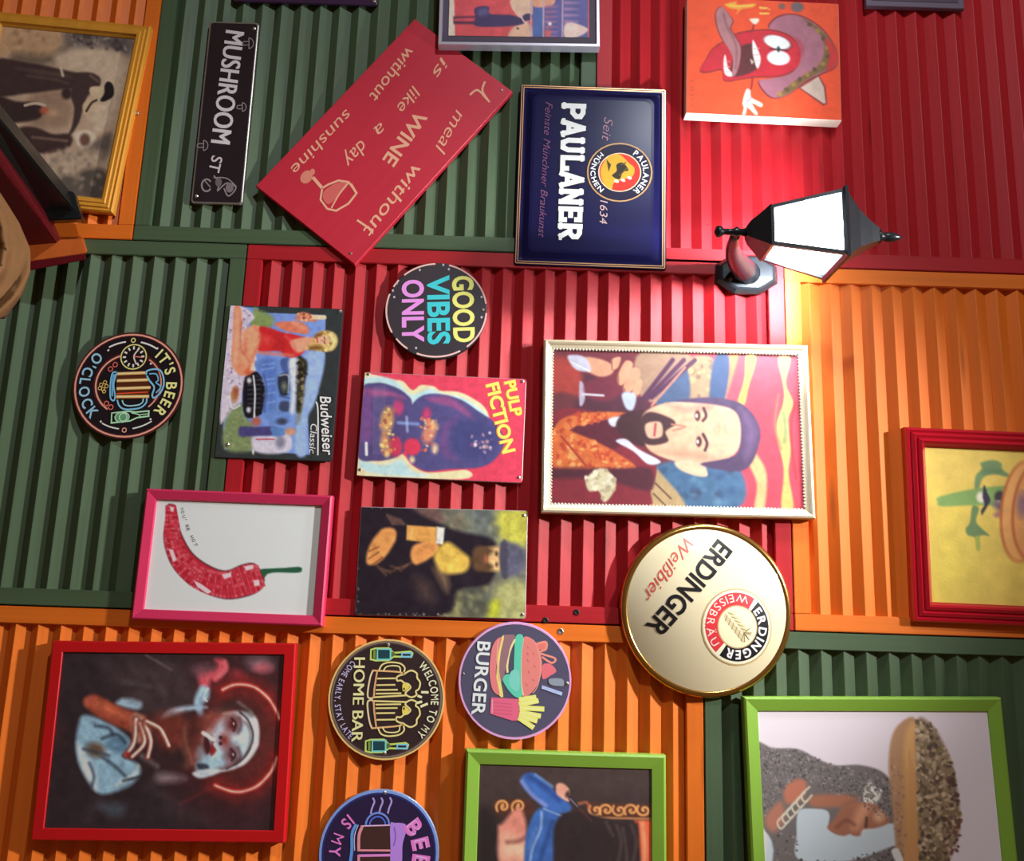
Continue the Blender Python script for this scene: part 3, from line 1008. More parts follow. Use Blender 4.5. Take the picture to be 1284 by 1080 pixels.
# --- chilli painting on a deep canvas
hg = Hung('chilli_canvas', [(862, -3), (1054, 3), (1053, 150), (860, 143)], 0.040, 'orange stretched canvas painting of a wide-eyed red chilli in a sombrero', 'painting', BK)
slab(hg, 'stretcher', 0, hg.z - .0006, mat('primed_canvas_edge', (236, 222, 204), 0.6, bump=.2, nscale=200), bev=.0012)
p = Paint(hg, (222, 76, 38), inset=.001, gain=1.15)
p.v(855, 0, 6.263)
O = (112, 36, 40)
p.ell(793, 48, 26, 24, (122, 84, 80), 0, 1.4); p.ell(915, 52, 50, 40, (104, 88, 94), 0, 1.4)
p.poly([(340, 40), (430, 18), (440, 40), (580, 30), (560, 60), (470, 78), (430, 118), (440, 80), (380, 70)], (236, 152, 52), 1); p.line([(380, 45), (440, 55), (560, 45)], 10, (246, 190, 90))
p.line([(620, 62), (690, 70)], 18, (244, 176, 80)); p.line([(620, 108), (685, 108)], 16, (244, 176, 80)); p.line([(700, 60), (630, 100)], 7, (196, 60, 40))
hat = [(690, 230), (740, 150), (850, 115), (960, 135), (1090, 215), (1180, 330), (1220, 440), (1200, 520), (1100, 570), (960, 640), (850, 730), (740, 770), (660, 740), (600, 640), (700, 620), (840, 580), (930, 480), (900, 340), (830, 270)]
p.poly([(910, 690), (1070, 585), (1120, 680), (1130, 810), (1100, 825)], O, 1, smooth=False); p.poly([(922, 690), (1068, 598), (1108, 680), (1120, 805), (1100, 810)], (188, 166, 152), 1, smooth=False)
p.poly([(x + (6 if x > 900 else -8), y + (8 if y > 500 else -8)) for x, y in hat], O, 1)
p.poly(hat, (158, 100, 116), 1)
p.poly([(950, 140), (1080, 215), (1180, 330), (1215, 440), (1190, 520), (1100, 560), (970, 630), (850, 725), (740, 765), (800, 700), (920, 610), (1060, 520), (1120, 400), (1090, 270)], (116, 88, 52), 1)
for i, (x, y) in enumerate(((1010, 190), (1070, 240), (1115, 300), (1140, 370), (1150, 440), (1105, 500), (1040, 545), (980, 585), (920, 625), (870, 665), (815, 705), (760, 740))):
    p.ell(x, y, 20, 16, (150, 118, 58) if i % 2 else (88, 66, 48), i * 37, 1)
p.poly([(1130, 300), (1190, 350), (1222, 450), (1190, 525), (1130, 560), (1160, 430)], (190, 44, 44), 1.5)
p.line([(550, 250), (575, 185)], 14, (150, 40, 40)); p.poly([(535, 155), (605, 150), (600, 180), (570, 195)], (240, 214, 196), 1)
body = [(140, 560), (190, 480), (240, 400), (340, 330), (420, 280), (560, 250), (720, 245), (850, 290), (920, 380), (920, 490), (860, 560), (740, 600), (600, 605), (480, 620), (330, 640), (310, 555), (200, 575)]
p.poly([(x, y + (9 if y > 500 else -9)) for x, y in body], O, 1); p.poly(body, (190, 36, 50), 1)
p.poly([(640, 260), (850, 300), (910, 390), (900, 480), (960, 400), (900, 300)], (166, 30, 44), 3, .5)
p.poly([(450, 380), (560, 350), (590, 440), (590, 540), (480, 600), (380, 600), (400, 470)], (88, 38, 40), 1.5)
p.poly([(560, 320), (610, 430), (615, 490), (590, 545), (565, 480), (553, 400)], (240, 222, 218), 1)
for y in (390, 440, 490): p.line([(560, y), (610, y - 8)], 5, (190, 150, 150), .5)
p.poly([(535, 470), (560, 490), (545, 510)], (200, 180, 170), 1)
p.poly([(340, 440), (360, 540), (400, 590), (380, 610), (335, 590), (325, 500)], (240, 224, 220), 1)
for y in (490, 530, 570): p.line([(328, y), (375, y + 4)], 5, (190, 150, 150), .5)
ton = [(270, 110), (310, 60), (350, 90), (400, 170), (380, 230), (420, 300), (460, 380), (450, 500), (420, 590), (390, 600), (400, 480), (370, 400), (320, 320), (280, 220)]
p.poly([(x + (7 if x > 350 else -7), y) for x, y in ton], O, 1); p.poly(ton, (164, 112, 116), 1)
p.line([(330, 120), (350, 200), (400, 300), (430, 400), (420, 540)], 16, (128, 80, 84), 1.5, .8)
p.poly([(650, 290), (740, 280), (850, 325), (855, 380), (760, 395), (660, 350)], O, 1); p.ell(748, 335, 106, 52, (226, 226, 228), 14, 1); p.ell(757, 458, 90, 58, (226, 226, 228), 4, 1)
p.line([(690, 388), (830, 398)], 9, (60, 40, 50)); p.ell(758, 390, 13, 22, (36, 60, 60))
p.line([(552, 605), (540, 700)], 16, (150, 40, 40)); p.poly([(500, 712), (530, 715), (540, 770), (622, 815), (610, 842), (545, 815), (585, 890), (565, 900), (510, 850), (490, 900), (468, 900), (480, 850), (470, 810)], (236, 222, 216), 1)
p.line([(500, 800), (525, 790), (535, 770)], 8, (120, 90, 110)); p.line([(500, 850), (520, 830)], 6, (120, 90, 110))
for i, y in enumerate((650, 690, 720, 750, 790, 830)): p.line([(62, y), (92, y + (12 if i % 2 else -6))], 6, (130, 56, 50), .6, .8)
p.mottle(.04, 10, 5)
p.build('painting', CANVAS)

# --- round beer-hour sign
RIMPIPE = {}


def round_sign(name, cx, cy, rx, ry, h, label, edge, face, lift=0.0):
    hg = Hung(name, disc_quad(cx, cy, rx, ry), h, label, 'sign', BK)
    r = (hg.w + hg.h) / 4
    hg.r = r
    hg.rect = [(-r, -r), (-r, r), (r, r), (r, -r)]; hg.H = homography(hg.quad, hg.rect)
    loft('plate', [circ(r, 0), circ(r, hg.z - .0015), circ(r - .001, hg.z - .0004), circ(r - .002, hg.z - .0002)], edge, hg.root)
    loft('face', [circ(r - .0022, hg.z - .001), circ(r - .0026, hg.z)], face, hg.root)
    return hg


dark_face = mat('dark_sign_face', (26, 20, 28), 0.32, noise=.2, nscale=20)
hg = round_sign('round_clock_sign', 161, 484, 69, 65, 0.021, 'round dark tin sign with neon-style beer mug, clock face and bottle', mat('maroon_edge', (88, 34, 36), 0.4), dark_face)
k = Ink(hg, .0003, 1.5); k.v(85, 410, 7.2)
PK, BL, OR, GR, WH = (226, 140, 120), (110, 170, 236), (236, 190, 120), (150, 210, 160), (226, 232, 214)
k.ring(548, 532, 488, 456, 40, (60, 24, 30)); k.ring(548, 532, 486, 454, 15, PK); k.ring(548, 525, 300, 270, 46, (58, 22, 28), 140, 395); k.ring(548, 525, 298, 268, 15, PK, 128, 252); k.ring(548, 525, 298, 268, 13, (216, 130, 110), 308, 410)
k.ring(548, 530, 418, 390, 14, WH, 243, 264); k.ring(548, 530, 418, 390, 14, WH, 284, 306); k.ring(548, 530, 418, 390, 12, (190, 220, 190), 100, 122); k.ring(548, 530, 418, 390, 12, (190, 220, 190), 58, 82)
k.ring(576, 130, 18, 18, 9, OR); k.ring(528, 928, 18, 18, 9, PK)
for q in ((350, 212), (800, 212), (745, 348), (312, 845), (762, 842)): k.ell(*q, 9, 9, WH)
k.ell(585, 280, 122, 116, (18, 14, 18)); k.ring(585, 280, 116, 110, 11, OR)
for i in range(12):
    a = math.radians(30 * i); k.line([(585 + 74 * math.cos(a), 280 + 70 * math.sin(a)), (585 + 94 * math.cos(a), 280 + 90 * math.sin(a))], 15, (238, 220, 190))
k.line([(628, 215), (588, 275), (612, 345)], 13, (240, 180, 170)); k.line([(590, 278), (668, 288)], 9, (220, 120, 110))
for q in ((420, 345), (378, 382), (356, 688), (398, 722)): k.ring(*q, 20, 20, 8, (200, 96, 84))
for q in ((300, 520), (335, 500), (350, 535), (320, 560), (290, 550), (330, 580)): k.ring(*q, 15, 15, 6, (206, 170, 90))
k.poly([(440, 415), (700, 415), (750, 560), (730, 660), (440, 655)], (70, 34, 18))
for y0, y1, x1 in ((428, 428, 700), (490, 492, 720), (560, 562, 745), (632, 640, 735)): k.line([(450, y0), (x1, y1)], 26, (204, 150, 92)); k.line([(450, y0), (x1, y1)], 9, (240, 200, 150))
k.line([(450, 605), (725, 602)], 10, (200, 70, 40))
k.line([(440, 415), (400, 420), (385, 520), (392, 640), (425, 665), (432, 620), (415, 520), (440, 415)], 13, BL, True); k.poly([(405, 430), (430, 430), (410, 520), (415, 630), (398, 620), (395, 500)], (90, 150, 220))
k.line([(712, 450), (712, 415), (770, 400), (830, 410), (862, 460), (872, 540), (845, 610), (790, 655), (770, 630), (785, 560), (740, 500), (712, 450)], 15, BL)
k.line([(740, 440), (800, 445), (820, 500), (800, 520), (845, 560), (805, 610)], 12, (90, 160, 230))
k.line([(455, 665), (480, 720), (540, 748), (660, 740), (715, 700), (722, 660)], 14, BL); k.line([(500, 668), (520, 705), (570, 718), (650, 712), (685, 690), (690, 660)], 11, (140, 190, 240))
k.line([(410, 775), (560, 765), (620, 775), (745, 770), (745, 815), (640, 825), (580, 850), (410, 862)], 13, GR, False, True); k.ell(505, 815, 62, 44, (80, 140, 96)); k.ring(505, 815, 64, 44, 9, GR); k.ring(515, 815, 34, 36, 8, (190, 226, 190)); k.line([(590, 780), (660, 800), (660, 820)], 10, GR); k.line([(660, 800), (735, 795)], 8, GR)
k.arc_text("IT'S BEER", 548, 530, 348, 326, -49, 49, 100, (244, 208, 130), .022)
k.arc_text("O'CLOCK", 548, 530, 446, 420, 230, 134, 100, (130, 176, 244), .02, inward=True, width=1.05)
k.build('lettering', TIN)

# --- pin-up beer sign
hg = Hung('pinup_tin_sign', [(288, 382), (430, 388), (416, 579), (269, 574)], 0.021, 'black-bordered tin sign of woman in red swimsuit beside blue vintage car', 'sign', BK)
tin(hg, mat('black_tin_edge', (40, 44, 46), 0.3), 0.007)
p = Paint(hg, (48, 54, 56), inset=.0012, cell=1.0, gain=1.2)
p.v(280, 380, 5.144)
p.poly([(50, 20), (225, 30), (225, 60), (660, 80), (655, 330), (600, 600), (545, 700), (560, 980), (300, 960), (10, 945), (0, 800)], (120, 150, 222), .8, smooth=False)
p.poly([(520, 340), (655, 330), (600, 620), (540, 760), (540, 970), (470, 965), (480, 700)], (152, 180, 240), 2)
p.poly([(200, 30), (230, 45), (320, 90), (300, 160), (180, 150)], (128, 150, 90), 3)
p.poly([(40, 20), (120, 20), (200, 90), (150, 170), (220, 400), (130, 560), (110, 660), (20, 740), (-20, 760), (0, 400)], (206, 196, 216), 1.5)
p.dots([(40, 20), (190, 60), (150, 170), (130, 560), (20, 740), (0, 400)], 130, 9, [(176, 160, 192), (232, 222, 236), (150, 130, 160)], 4, .7)
p.poly([(20, 740), (120, 650), (140, 730), (200, 800), (200, 945), (10, 940)], (124, 140, 96), 3)
p.dots([(20, 740), (140, 700), (200, 930), (10, 930)], 60, 8, [(94, 118, 70), (150, 160, 110)], 5, .6)
p.poly([(140, 480), (250, 450), (280, 560), (270, 700), (140, 730)], (24, 24, 34), 1.2)
p.poly([(200, 380), (420, 360), (420, 460), (440, 640), (420, 780), (260, 740), (270, 560), (240, 470)], (106, 140, 206), 1.5)
p.poly([(230, 390), (330, 370), (340, 620), (280, 700), (285, 560)], (84, 116, 190), 4, .8)
p.line([(200, 480), (205, 740)], 9, (220, 226, 236)); p.line([(180, 480), (240, 500)], 12, (190, 196, 210))
for y in (470, 560): p.line([(215, y), (260, y + 40)], 8, (150, 160, 190))
p.poly([(370, 370), (430, 360), (430, 450), (385, 440)], (70, 92, 150), 1.5); p.poly([(358, 470), (420, 460), (425, 580), (375, 600), (355, 540)], (40, 46, 62), 1.5); p.poly([(370, 640), (425, 640), (420, 700), (365, 690)], (60, 70, 100), 1.5); p.ell(380, 765, 34, 22, (60, 66, 90), 0, 2)
p.poly([(480, 350), (510, 350), (545, 400), (520, 560), (500, 700), (470, 690), (470, 520)], (44, 42, 30), 2); p.dots([(480, 360), (540, 400), (500, 700), (470, 690)], 30, 8, [(196, 170, 110), (90, 80, 40)], 7, .7)
p.poly([(420, 380), (475, 370), (465, 690), (430, 700), (440, 560)], (206, 214, 236), 2, .8)
p.poly([(500, 640), (530, 560), (500, 740), (480, 780), (470, 760)], (110, 108, 60), 3, .7)
p.poly([(200, 840), (330, 860), (420, 830), (440, 940), (330, 975), (200, 950)], (206, 202, 220), 2); p.line([(215, 880), (330, 880)], 8, (190, 60, 80)); p.ell(370, 900, 30, 40, (130, 130, 150), 0, 3)
p.poly([(110, 800), (200, 800), (330, 800), (340, 850), (200, 860), (110, 860)], (70, 66, 120), 1.5); p.poly([(310, 800), (390, 810), (400, 850), (330, 860)], (90, 130, 190), 1.5); p.ell(435, 830, 34, 24, (206, 150, 120), 0, 2); p.ell(215, 765, 30, 30, (176, 100, 90), 0, 2); p.ell(195, 960, 8, 18, (210, 210, 200))
p.ell(75, 590, 26, 50, (176, 120, 80), 8, 2)
p.line([(40, 600), (60, 680), (110, 660)], 8, (236, 230, 236)); p.ell(80, 570, 16, 26, (150, 84, 60), 0, 2)
SK = (226, 146, 112)
p.poly([(70, 20), (110, 30), (120, 120), (110, 300), (150, 330), (200, 370), (180, 450), (120, 470), (70, 430), (50, 360), (60, 200)], SK, 1.2)
p.poly([(130, 180), (200, 140), (250, 180), (240, 270), (200, 350), (150, 420), (110, 330), (120, 240)], (236, 160, 124), 1.5)
p.line([(115, 120), (112, 280), (130, 330)], 10, (190, 100, 76), 1.5, .8); p.poly([(140, 440), (180, 400), (195, 440), (160, 470)], (206, 100, 64), 2)
p.poly([(240, 150), (380, 190), (440, 200), (530, 225), (520, 245), (440, 250), (530, 300), (470, 350), (400, 345), (360, 310), (230, 310), (240, 230)], (206, 44, 48), 1)
p.poly([(250, 200), (380, 240), (370, 260), (250, 260)], (228, 84, 76), 4, .6)
p.poly([(330, 130), (470, 120), (540, 150), (545, 200), (450, 190), (400, 180)], (216, 120, 92), 1.2); p.poly([(470, 80), (520, 60), (600, 90), (600, 118), (500, 120)], (210, 130, 100), 1.2); p.line([(560, 92), (650, 95)], 28, (232, 206, 170)); p.line([(500, 90), (560, 92)], 22, (190, 90, 60))
p.poly([(430, 250), (540, 220), (600, 240), (560, 290), (480, 320)], (232, 160, 130), 1.5)
hair = [(600, 200), (660, 180), (720, 200), (738, 250), (710, 305), (650, 315), (560, 300), (530, 290), (570, 260)]
p.poly(hair, (214, 182, 110), 1.5); p.dots(hair, 40, 9, [(244, 224, 160), (150, 110, 60), (190, 150, 80)], 8, .8)
p.ell(640, 240, 46, 30, (236, 176, 144), 4, 1.5); p.line([(605, 228), (608, 255)], 8, (196, 50, 50)); p.line([(650, 222), (655, 236)], 7, (90, 50, 40)); p.line([(650, 250), (655, 264)], 7, (90, 50, 40)); p.line([(628, 243), (640, 243)], 5, (200, 120, 96))
p.poly([(250, 165), (370, 195), (420, 260), (380, 300), (330, 290), (300, 230)], (176, 30, 38), 5, .6); p.line([(400, 215), (450, 260), (470, 320)], 9, (232, 96, 90), 3, .8); p.line([(235, 320), (450, 340)], 16, (214, 120, 100), 2)
p.line([(205, 160), (235, 200), (230, 270), (190, 350)], 10, (196, 110, 82), 3, .8); p.line([(150, 230), (140, 320), (170, 380)], 9, (190, 96, 72), 3, .8); p.line([(90, 60), (85, 240), (80, 380)], 12, (244, 190, 160), 4, .7); p.poly([(175, 430), (195, 385), (200, 430)], (244, 226, 206), 2)
p.line([(450, 130), (530, 165)], 14, (240, 170, 140), 3, .8); p.line([(470, 110), (510, 70)], 14, (206, 120, 96), 2); p.dots([(480, 65), (560, 60), (560, 115), (490, 110)], 14, 9, [(236, 180, 150), (150, 70, 56)], 3, .8)
p.poly([(600, 200), (640, 195), (630, 215), (590, 225)], (120, 80, 40), 2); p.poly([(560, 280), (620, 275), (640, 300), (560, 305)], (130, 90, 44), 2.5); p.line([(690, 205), (715, 250), (695, 295)], 12, (246, 228, 170), 2)
for y in (400, 430, 500, 530, 590, 650): p.line([(250, y), (330, y - 12)], 5, (160, 190, 236), 1.5, .7)
p.line([(262, 460), (280, 560), (266, 700)], 8, (60, 80, 140), 2); p.poly([(150, 490), (235, 470), (262, 560), (250, 690), (150, 715)], (20, 20, 28), 2, .8)
for y in (500, 530, 560, 590, 620, 650, 680): p.line([(160, y), (240, y - 4)], 4, (96, 100, 116), .8, .8)
p.line([(195, 470), (206, 580), (200, 735)], 10, (226, 230, 238), .8); p.ell(168, 500, 14, 18, (210, 210, 216), 0, 1.5); p.ell(165, 690, 14, 18, (196, 196, 206), 0, 1.5)
p.line([(365, 470), (420, 470), (420, 580)], 6, (206, 214, 230), 1.2); p.line([(365, 600), (425, 615)], 8, (60, 80, 130), 1.5); p.ell(395, 540, 16, 24, (120, 130, 110), 0, 3)
p.dots([(480, 360), (540, 390), (520, 560), (500, 700), (475, 690)], 40, 11, [(24, 24, 20), (60, 60, 36), (150, 140, 120)], 17, .7, 1.2)
p.mottle(.06, 5, 9)
p.build('print', TIN)
k = Ink(hg, .0003, 1.25); k.v(280, 380, 5.144)
k.text('Budweiser', (618, 600), (640, 990), 84, (20, 22, 26), .06, .15); k.text('Budweiser', (624, 604), (644, 984), 74, (244, 244, 246), .012, .15); k.line([(600, 640), (612, 700), (612, 980)], 9, (236, 236, 240)); k.text('Classic', (566, 780), (556, 970), 44, (226, 230, 236), 0, .15)
k.build('lettering', TIN)
rivets(hg, [(426, 391), (286, 558)])

# --- round cheerful-motto sign
hg = round_sign('round_motto_sign', 547, 390, 64, 60, 0.021, 'round charcoal tin sign with yellow, teal and pink three-line motto', mat('charcoal_edge', (46, 42, 48), 0.4), mat('charcoal_face', (54, 48, 56), 0.4, noise=.15, nscale=30))
k = Ink(hg, .0003, 1.25); k.v(475, 325, 8.31)
RC = (226, 176, 170)
for a0, a1 in ((-165 + 16, -140), (-120 - 10, -92), (-75, -8), (5, 52), (62, 112), (125, 142), (152, 200)): k.ring(600, 535, 525, 480, 17, RC, a0, a1, 24)
k.text('GOOD', (772, 186), (788, 872), 222, (246, 224, 118), .03); k.text('VIBES', (508, 176), (520, 892), 232, (62, 190, 200), .03); k.text('ONLY', (242, 222), (252, 868), 228, (240, 140, 216), .03)
for q in ((140, 332), (180, 255), (155, 400), (420, 118), (728, 112), (670, 66), (1075, 405), (1075, 615), (392, 925)): k.ell(*q, 11, 13, (176, 170, 176))
k.build('lettering', TIN)
rivets(hg, [(606, 389.5)], .003)

# --- film-style poster tin sign: red ground, cream splash, violet masses
hg = Hung('violet_tin_poster', [(457, 465), (660, 477), (655, 605), (447, 598)], 0.021, 'red tin poster with yellow blocky title above dark violet rounded shapes', 'sign', BK)
tin(hg, mat('pale_tin_edge', (170, 150, 150), 0.4, .3), 0.006)
p = Paint(hg, (222, 70, 96), inset=.001, gain=1.1)
p.v(440, 455, 5.583)
CRM = (240, 222, 176)
p.poly([(40, 60), (160, 75), (280, 110), (370, 125), (440, 190), (500, 155), (590, 165), (640, 195), (760, 205), (860, 250), (940, 310), (970, 390), (880, 420), (600, 380), (400, 420), (60, 200)], CRM, 1)
p.poly([(40, 120), (200, 90), (330, 130), (430, 220), (560, 180), (650, 215), (800, 250), (930, 340), (940, 400), (500, 330), (40, 240)], (190, 226, 232), 2)
p.poly([(20, 640), (200, 690), (360, 640), (440, 720), (560, 770), (820, 750), (780, 815), (20, 790)], CRM, 1); p.poly([(60, 690), (240, 720), (360, 680), (440, 760), (560, 790), (400, 800), (120, 770)], (190, 226, 232), 2.5)
p.poly([(60, 200), (180, 135), (300, 160), (400, 220), (440, 300), (420, 560), (330, 660), (180, 690), (40, 640)], (86, 76, 126), 1.2)
p.poly([(440, 290), (520, 225), (640, 220), (780, 260), (900, 340), (1020, 430), (1075, 550), (1030, 660), (920, 730), (700, 745), (540, 760), (430, 700), (400, 600), (420, 400)], (84, 80, 132), 1.2)
p.poly([(540, 250), (680, 240), (800, 310), (870, 410), (740, 320), (600, 280)], (150, 84, 136), 3); p.poly([(660, 440), (760, 380), (700, 480), (690, 600), (760, 680), (680, 660), (640, 560)], (116, 80, 136), 5)
p.poly([(90, 180), (260, 190), (390, 250), (300, 230), (90, 230)], (170, 90, 140), 3); p.poly([(90, 220), (140, 210), (150, 520), (70, 530)], (120, 80, 140), 4)
p.poly([(740, 430), (900, 400), (1040, 500), (1030, 600), (900, 680), (740, 620)], (70, 72, 124), 6)
for i in range(6): p.line([(170 + i * 14, 160), (160 + i * 14, 640)], 5, (130, 126, 170), 1, .5)
p.ell(320, 590, 48, 70, (206, 62, 96), 0, 2); p.ell(440, 590, 60, 60, (214, 62, 90), 0, 2)
p.ell(260, 400, 46, 90, (206, 160, 104), 8, 3); p.ell(245, 560, 30, 70, (212, 150, 104), 0, 3); p.ell(340, 310, 36, 50, (196, 70, 120), 0, 3)
p.ell(560, 490, 44, 80, (216, 140, 116), 15, 3); p.ell(540, 360, 30, 44, (196, 66, 112), 10, 3); p.ell(580, 440, 40, 30, (230, 180, 130), 20, 3); p.ell(600, 600, 20, 30, (240, 200, 160), 0, 3); p.ell(440, 680, 18, 22, (244, 216, 170), 0, 2); p.ell(260, 640, 20, 24, (236, 190, 120), 0, 2)
p.dots([(210, 320), (320, 320), (320, 640), (210, 640)], 26, 14, [(240, 206, 130), (170, 90, 80), (226, 140, 90)], 3, .7)
p.dots([(500, 380), (620, 380), (610, 620), (500, 620)], 22, 14, [(244, 210, 170), (170, 80, 90), (226, 130, 90)], 4, .7)
p.line([(340, 420), (480, 430)], 16, (140, 170, 226), 2); p.line([(400, 380), (405, 480)], 10, (180, 206, 240), 2)
p.dots([(840, 500), (1020, 490), (1010, 630), (850, 620)], 18, 14, [(180, 140, 160), (130, 90, 140), (220, 200, 200)], 6, .6)
p.line([(110, 565), (112, 645)], 20, (236, 236, 240), .8)
p.mottle(.05, 6, 2)
p.build('print', TIN)
k = Ink(hg, .0003, 1.15); k.v(440, 455, 5.583)
k.text('PULP', (1074, 142), (1125, 386), 78, (206, 150, 60), .05); k.text('PULP', (1080, 140), (1130, 384), 76, (246, 226, 96), .03)
k.text('FICTION', (950, 160), (1066, 640), 92, (206, 130, 70), .05); k.text('FICTION', (954, 158), (1072, 638), 90, (246, 222, 104), .03)
k.build('lettering', TIN)
rivets(hg, [(462, 468), (655, 480), (651, 598), (452, 590)], .003)

# --- framed portrait of a toasting man
hg = Hung('framed_portrait', [(682, 426), (1014, 431), (1023, 651), (678, 643)], 0.036, 'wide champagne-coloured beaded frame around painted portrait of man raising a glass', 'picture', BK)
champ = mat('champagne_frame', (214, 200, 170), 0.35, 0.25, noise=.08, nscale=40)
frame(hg, [(0, 0), (0, .017), (.0015, .0205), (.005, .022), (.008, .0205), (.011, .018), (.017, .016), (.0185, .012), (.0185, .006)], champ)
slab(hg, 'backing', 0, .007, mat('backing_card', (120, 96, 70), 0.8), hg.h / 2 - .004, hg.w / 2 - .004)
# beaded inner lip
bv, bf = [], []
H2, W2 = hg.h / 2 - .0178, hg.w / 2 - .0178
edges = []
for s in (-1, 1):
    for t in np.arange(-W2 + .002, W2, .0062): edges.append((s * H2, t, 0))
    for t in np.arange(-H2 + .004, H2 - .002, .0062): edges.append((t, s * W2, 1))
for x, y, o in edges:
    b = len(bv); rx, ry = (.0026, .0023) if o == 0 else (.0023, .0026)
    for q in range(6):
        a = q * math.pi / 3; bv.append((x + rx * math.cos(a), y + ry * math.sin(a), .0145))
    for q in range(6):
        a = q * math.pi / 3; bv.append((x + .5 * rx * math.cos(a), y + .5 * ry * math.sin(a), .0172))
    bf += [(b + q, b + (q + 1) % 6, b + 6 + (q + 1) % 6, b + 6 + q) for q in range(6)] + [tuple(b + 6 + q for q in range(6))]
bd = obj('beading', bv, bf, mat('pearl_beads', (236, 232, 222), 0.3, 0.2), hg.root); bd['kind'] = 'stuff'
p = Paint(hg, (120, 46, 60), inset=.0175, z=.0125, gain=0.72)
p.v(660, 400, 3.21)
p.poly([(620, 130), (1120, 150), (1130, 800), (600, 800)], (222, 72, 92), 1, smooth=False)
p.poly([(820, 130), (860, 130), (800, 330), (780, 330)], (232, 140, 90), 2); p.poly([(890, 130), (930, 150), (900, 260), (880, 340), (850, 340), (880, 240)], (244, 186, 90), 1.5)
p.poly([(1020, 150), (1070, 150), (1050, 250), (1080, 330), (1060, 400), (1070, 520), (1060, 620), (1080, 760), (1030, 760), (1040, 600), (1010, 440), (1040, 330), (1040, 260)], (244, 192, 110), 1.5)
p.line([(1040, 370), (1048, 440), (1044, 490)], 20, (150, 160, 110), 2); p.line([(1020, 300), (1005, 420), (1030, 520)], 8, (240, 120, 90), 2); p.line([(1088, 330), (1070, 450), (1090, 640)], 8, (200, 50, 60), 1.5)
p.poly([(880, 470), (930, 540), (970, 620), (960, 760), (920, 760), (930, 660), (890, 560)], (242, 188, 130), 2)
p.poly([(460, 130), (660, 140), (660, 320), (500, 330), (440, 260)], (176, 140, 116), 2); p.poly([(650, 160), (760, 160), (760, 320), (640, 330)], (178, 144, 112), 2); p.dots([(660, 160), (750, 160), (750, 310), (650, 320)], 20, 12, [(206, 170, 120), (140, 110, 90)], 2, .6)
p.poly([(760, 150), (820, 150), (800, 320), (740, 330)], (62, 84, 126), 2); p.poly([(600, 220), (650, 200), (650, 330), (520, 340)], (74, 94, 130), 2)
for o_ in (0, 45, 90): p.line([(460 + o_ * .5, 330 - o_ * .2), (590 + o_, 160)], 18, (84, 40, 76), 1.2)
p.line([(500, 350), (640, 190)], 9, (206, 140, 120), 1)
p.poly([(500, 600), (700, 560), (860, 600), (850, 760), (480, 760)], (74, 112, 150), 3); p.dots([(520, 600), (840, 600), (840, 750), (560, 750)], 50, 16, [(60, 92, 136), (100, 140, 170), (60, 70, 100)], 9, .5, 2)
p.poly([(500, 600), (560, 640), (640, 760), (480, 760)], (196, 166, 120), 2); p.line([(520, 660), (580, 720)], 8, (120, 90, 70)); p.line([(510, 700), (560, 750)], 7, (120, 90, 70))
p.poly([(110, 200), (250, 220), (380, 290), (500, 340), (430, 400), (120, 390)], (88, 40, 60), 2); p.poly([(110, 160), (210, 180), (220, 300), (110, 310)], (176, 62, 56), 4); p.poly([(110, 300), (200, 310), (160, 390), (110, 400)], (110, 50, 60), 3)
coat = [(100, 390), (300, 380), (420, 480), (520, 580), (500, 690), (470, 760), (100, 760)]
p.poly(coat, (140, 40, 56), 1.5); p.poly([(110, 420), (240, 390), (430, 390), (420, 440), (360, 520), (240, 480), (120, 440)], (98, 30, 52), 2)
lap = [(110, 440), (200, 380), (400, 375), (250, 420), (170, 440), (300, 500), (440, 590), (360, 600), (110, 595)]
p.poly(lap, (222, 110, 56), 1.5); p.dots(lap, 150, 10, [(240, 170, 100), (196, 70, 44), (232, 130, 70)], 12, .7)
p.line([(140, 470), (200, 540), (240, 590)], 7, (170, 50, 40), 1)
p.poly([(110, 600), (370, 600), (500, 600), (490, 690), (300, 640), (110, 640)], (86, 32, 50), 3)
p.poly([(330, 400), (380, 390), (385, 420), (345, 430)], (222, 226, 240), 1.5)
p.poly([(390, 380), (480, 370), (520, 460), (470, 510), (400, 480), (360, 430)], (70, 34, 44), 1.5)
p.poly([(360, 490), (400, 480), (450, 520), (540, 570), (490, 582), (430, 530)], (222, 226, 240), 1.2)
fl_ = [(240, 640), (290, 600), (330, 610), (360, 660), (340, 710), (310, 735), (290, 690), (250, 690)]
p.poly(fl_, (226, 214, 176), 1.5); p.dots(fl_, 24, 12, [(244, 236, 206), (190, 176, 140)], 4, .8)
FC = (238, 190, 156)
p.poly([(470, 380), (560, 335), (700, 330), (840, 350), (870, 430), (850, 530), (740, 590), (600, 570), (500, 530), (470, 470)], FC, 1.5)
p.poly([(600, 570), (700, 570), (730, 625), (690, 630), (620, 605)], (238, 200, 166), 1.5)
p.poly([(560, 335), (650, 345), (700, 330), (760, 340), (740, 370), (620, 370)], (206, 150, 130), 3, .7); p.poly([(560, 540), (640, 560), (760, 570), (740, 540), (620, 520)], (216, 156, 130), 4, .7)
p.poly([(600, 325), (740, 310), (860, 330), (930, 400), (945, 480), (900, 590), (820, 610), (700, 580), (840, 545), (866, 450), (845, 370), (760, 340)], (84, 62, 98), 1.5); p.poly([(860, 350), (930, 420), (925, 520), (880, 560), (880, 440)], (116, 88, 130), 4, .7)
p.poly([(455, 400), (500, 370), (580, 395), (600, 420), (560, 450), (570, 490), (500, 505), (450, 480), (440, 440)], (72, 40, 48), 1.5)
p.poly([(480, 420), (540, 412), (545, 468), (490, 474)], (236, 190, 160), 1.5); p.line([(520, 420), (515, 465)], 10, (190, 80, 90), 1)
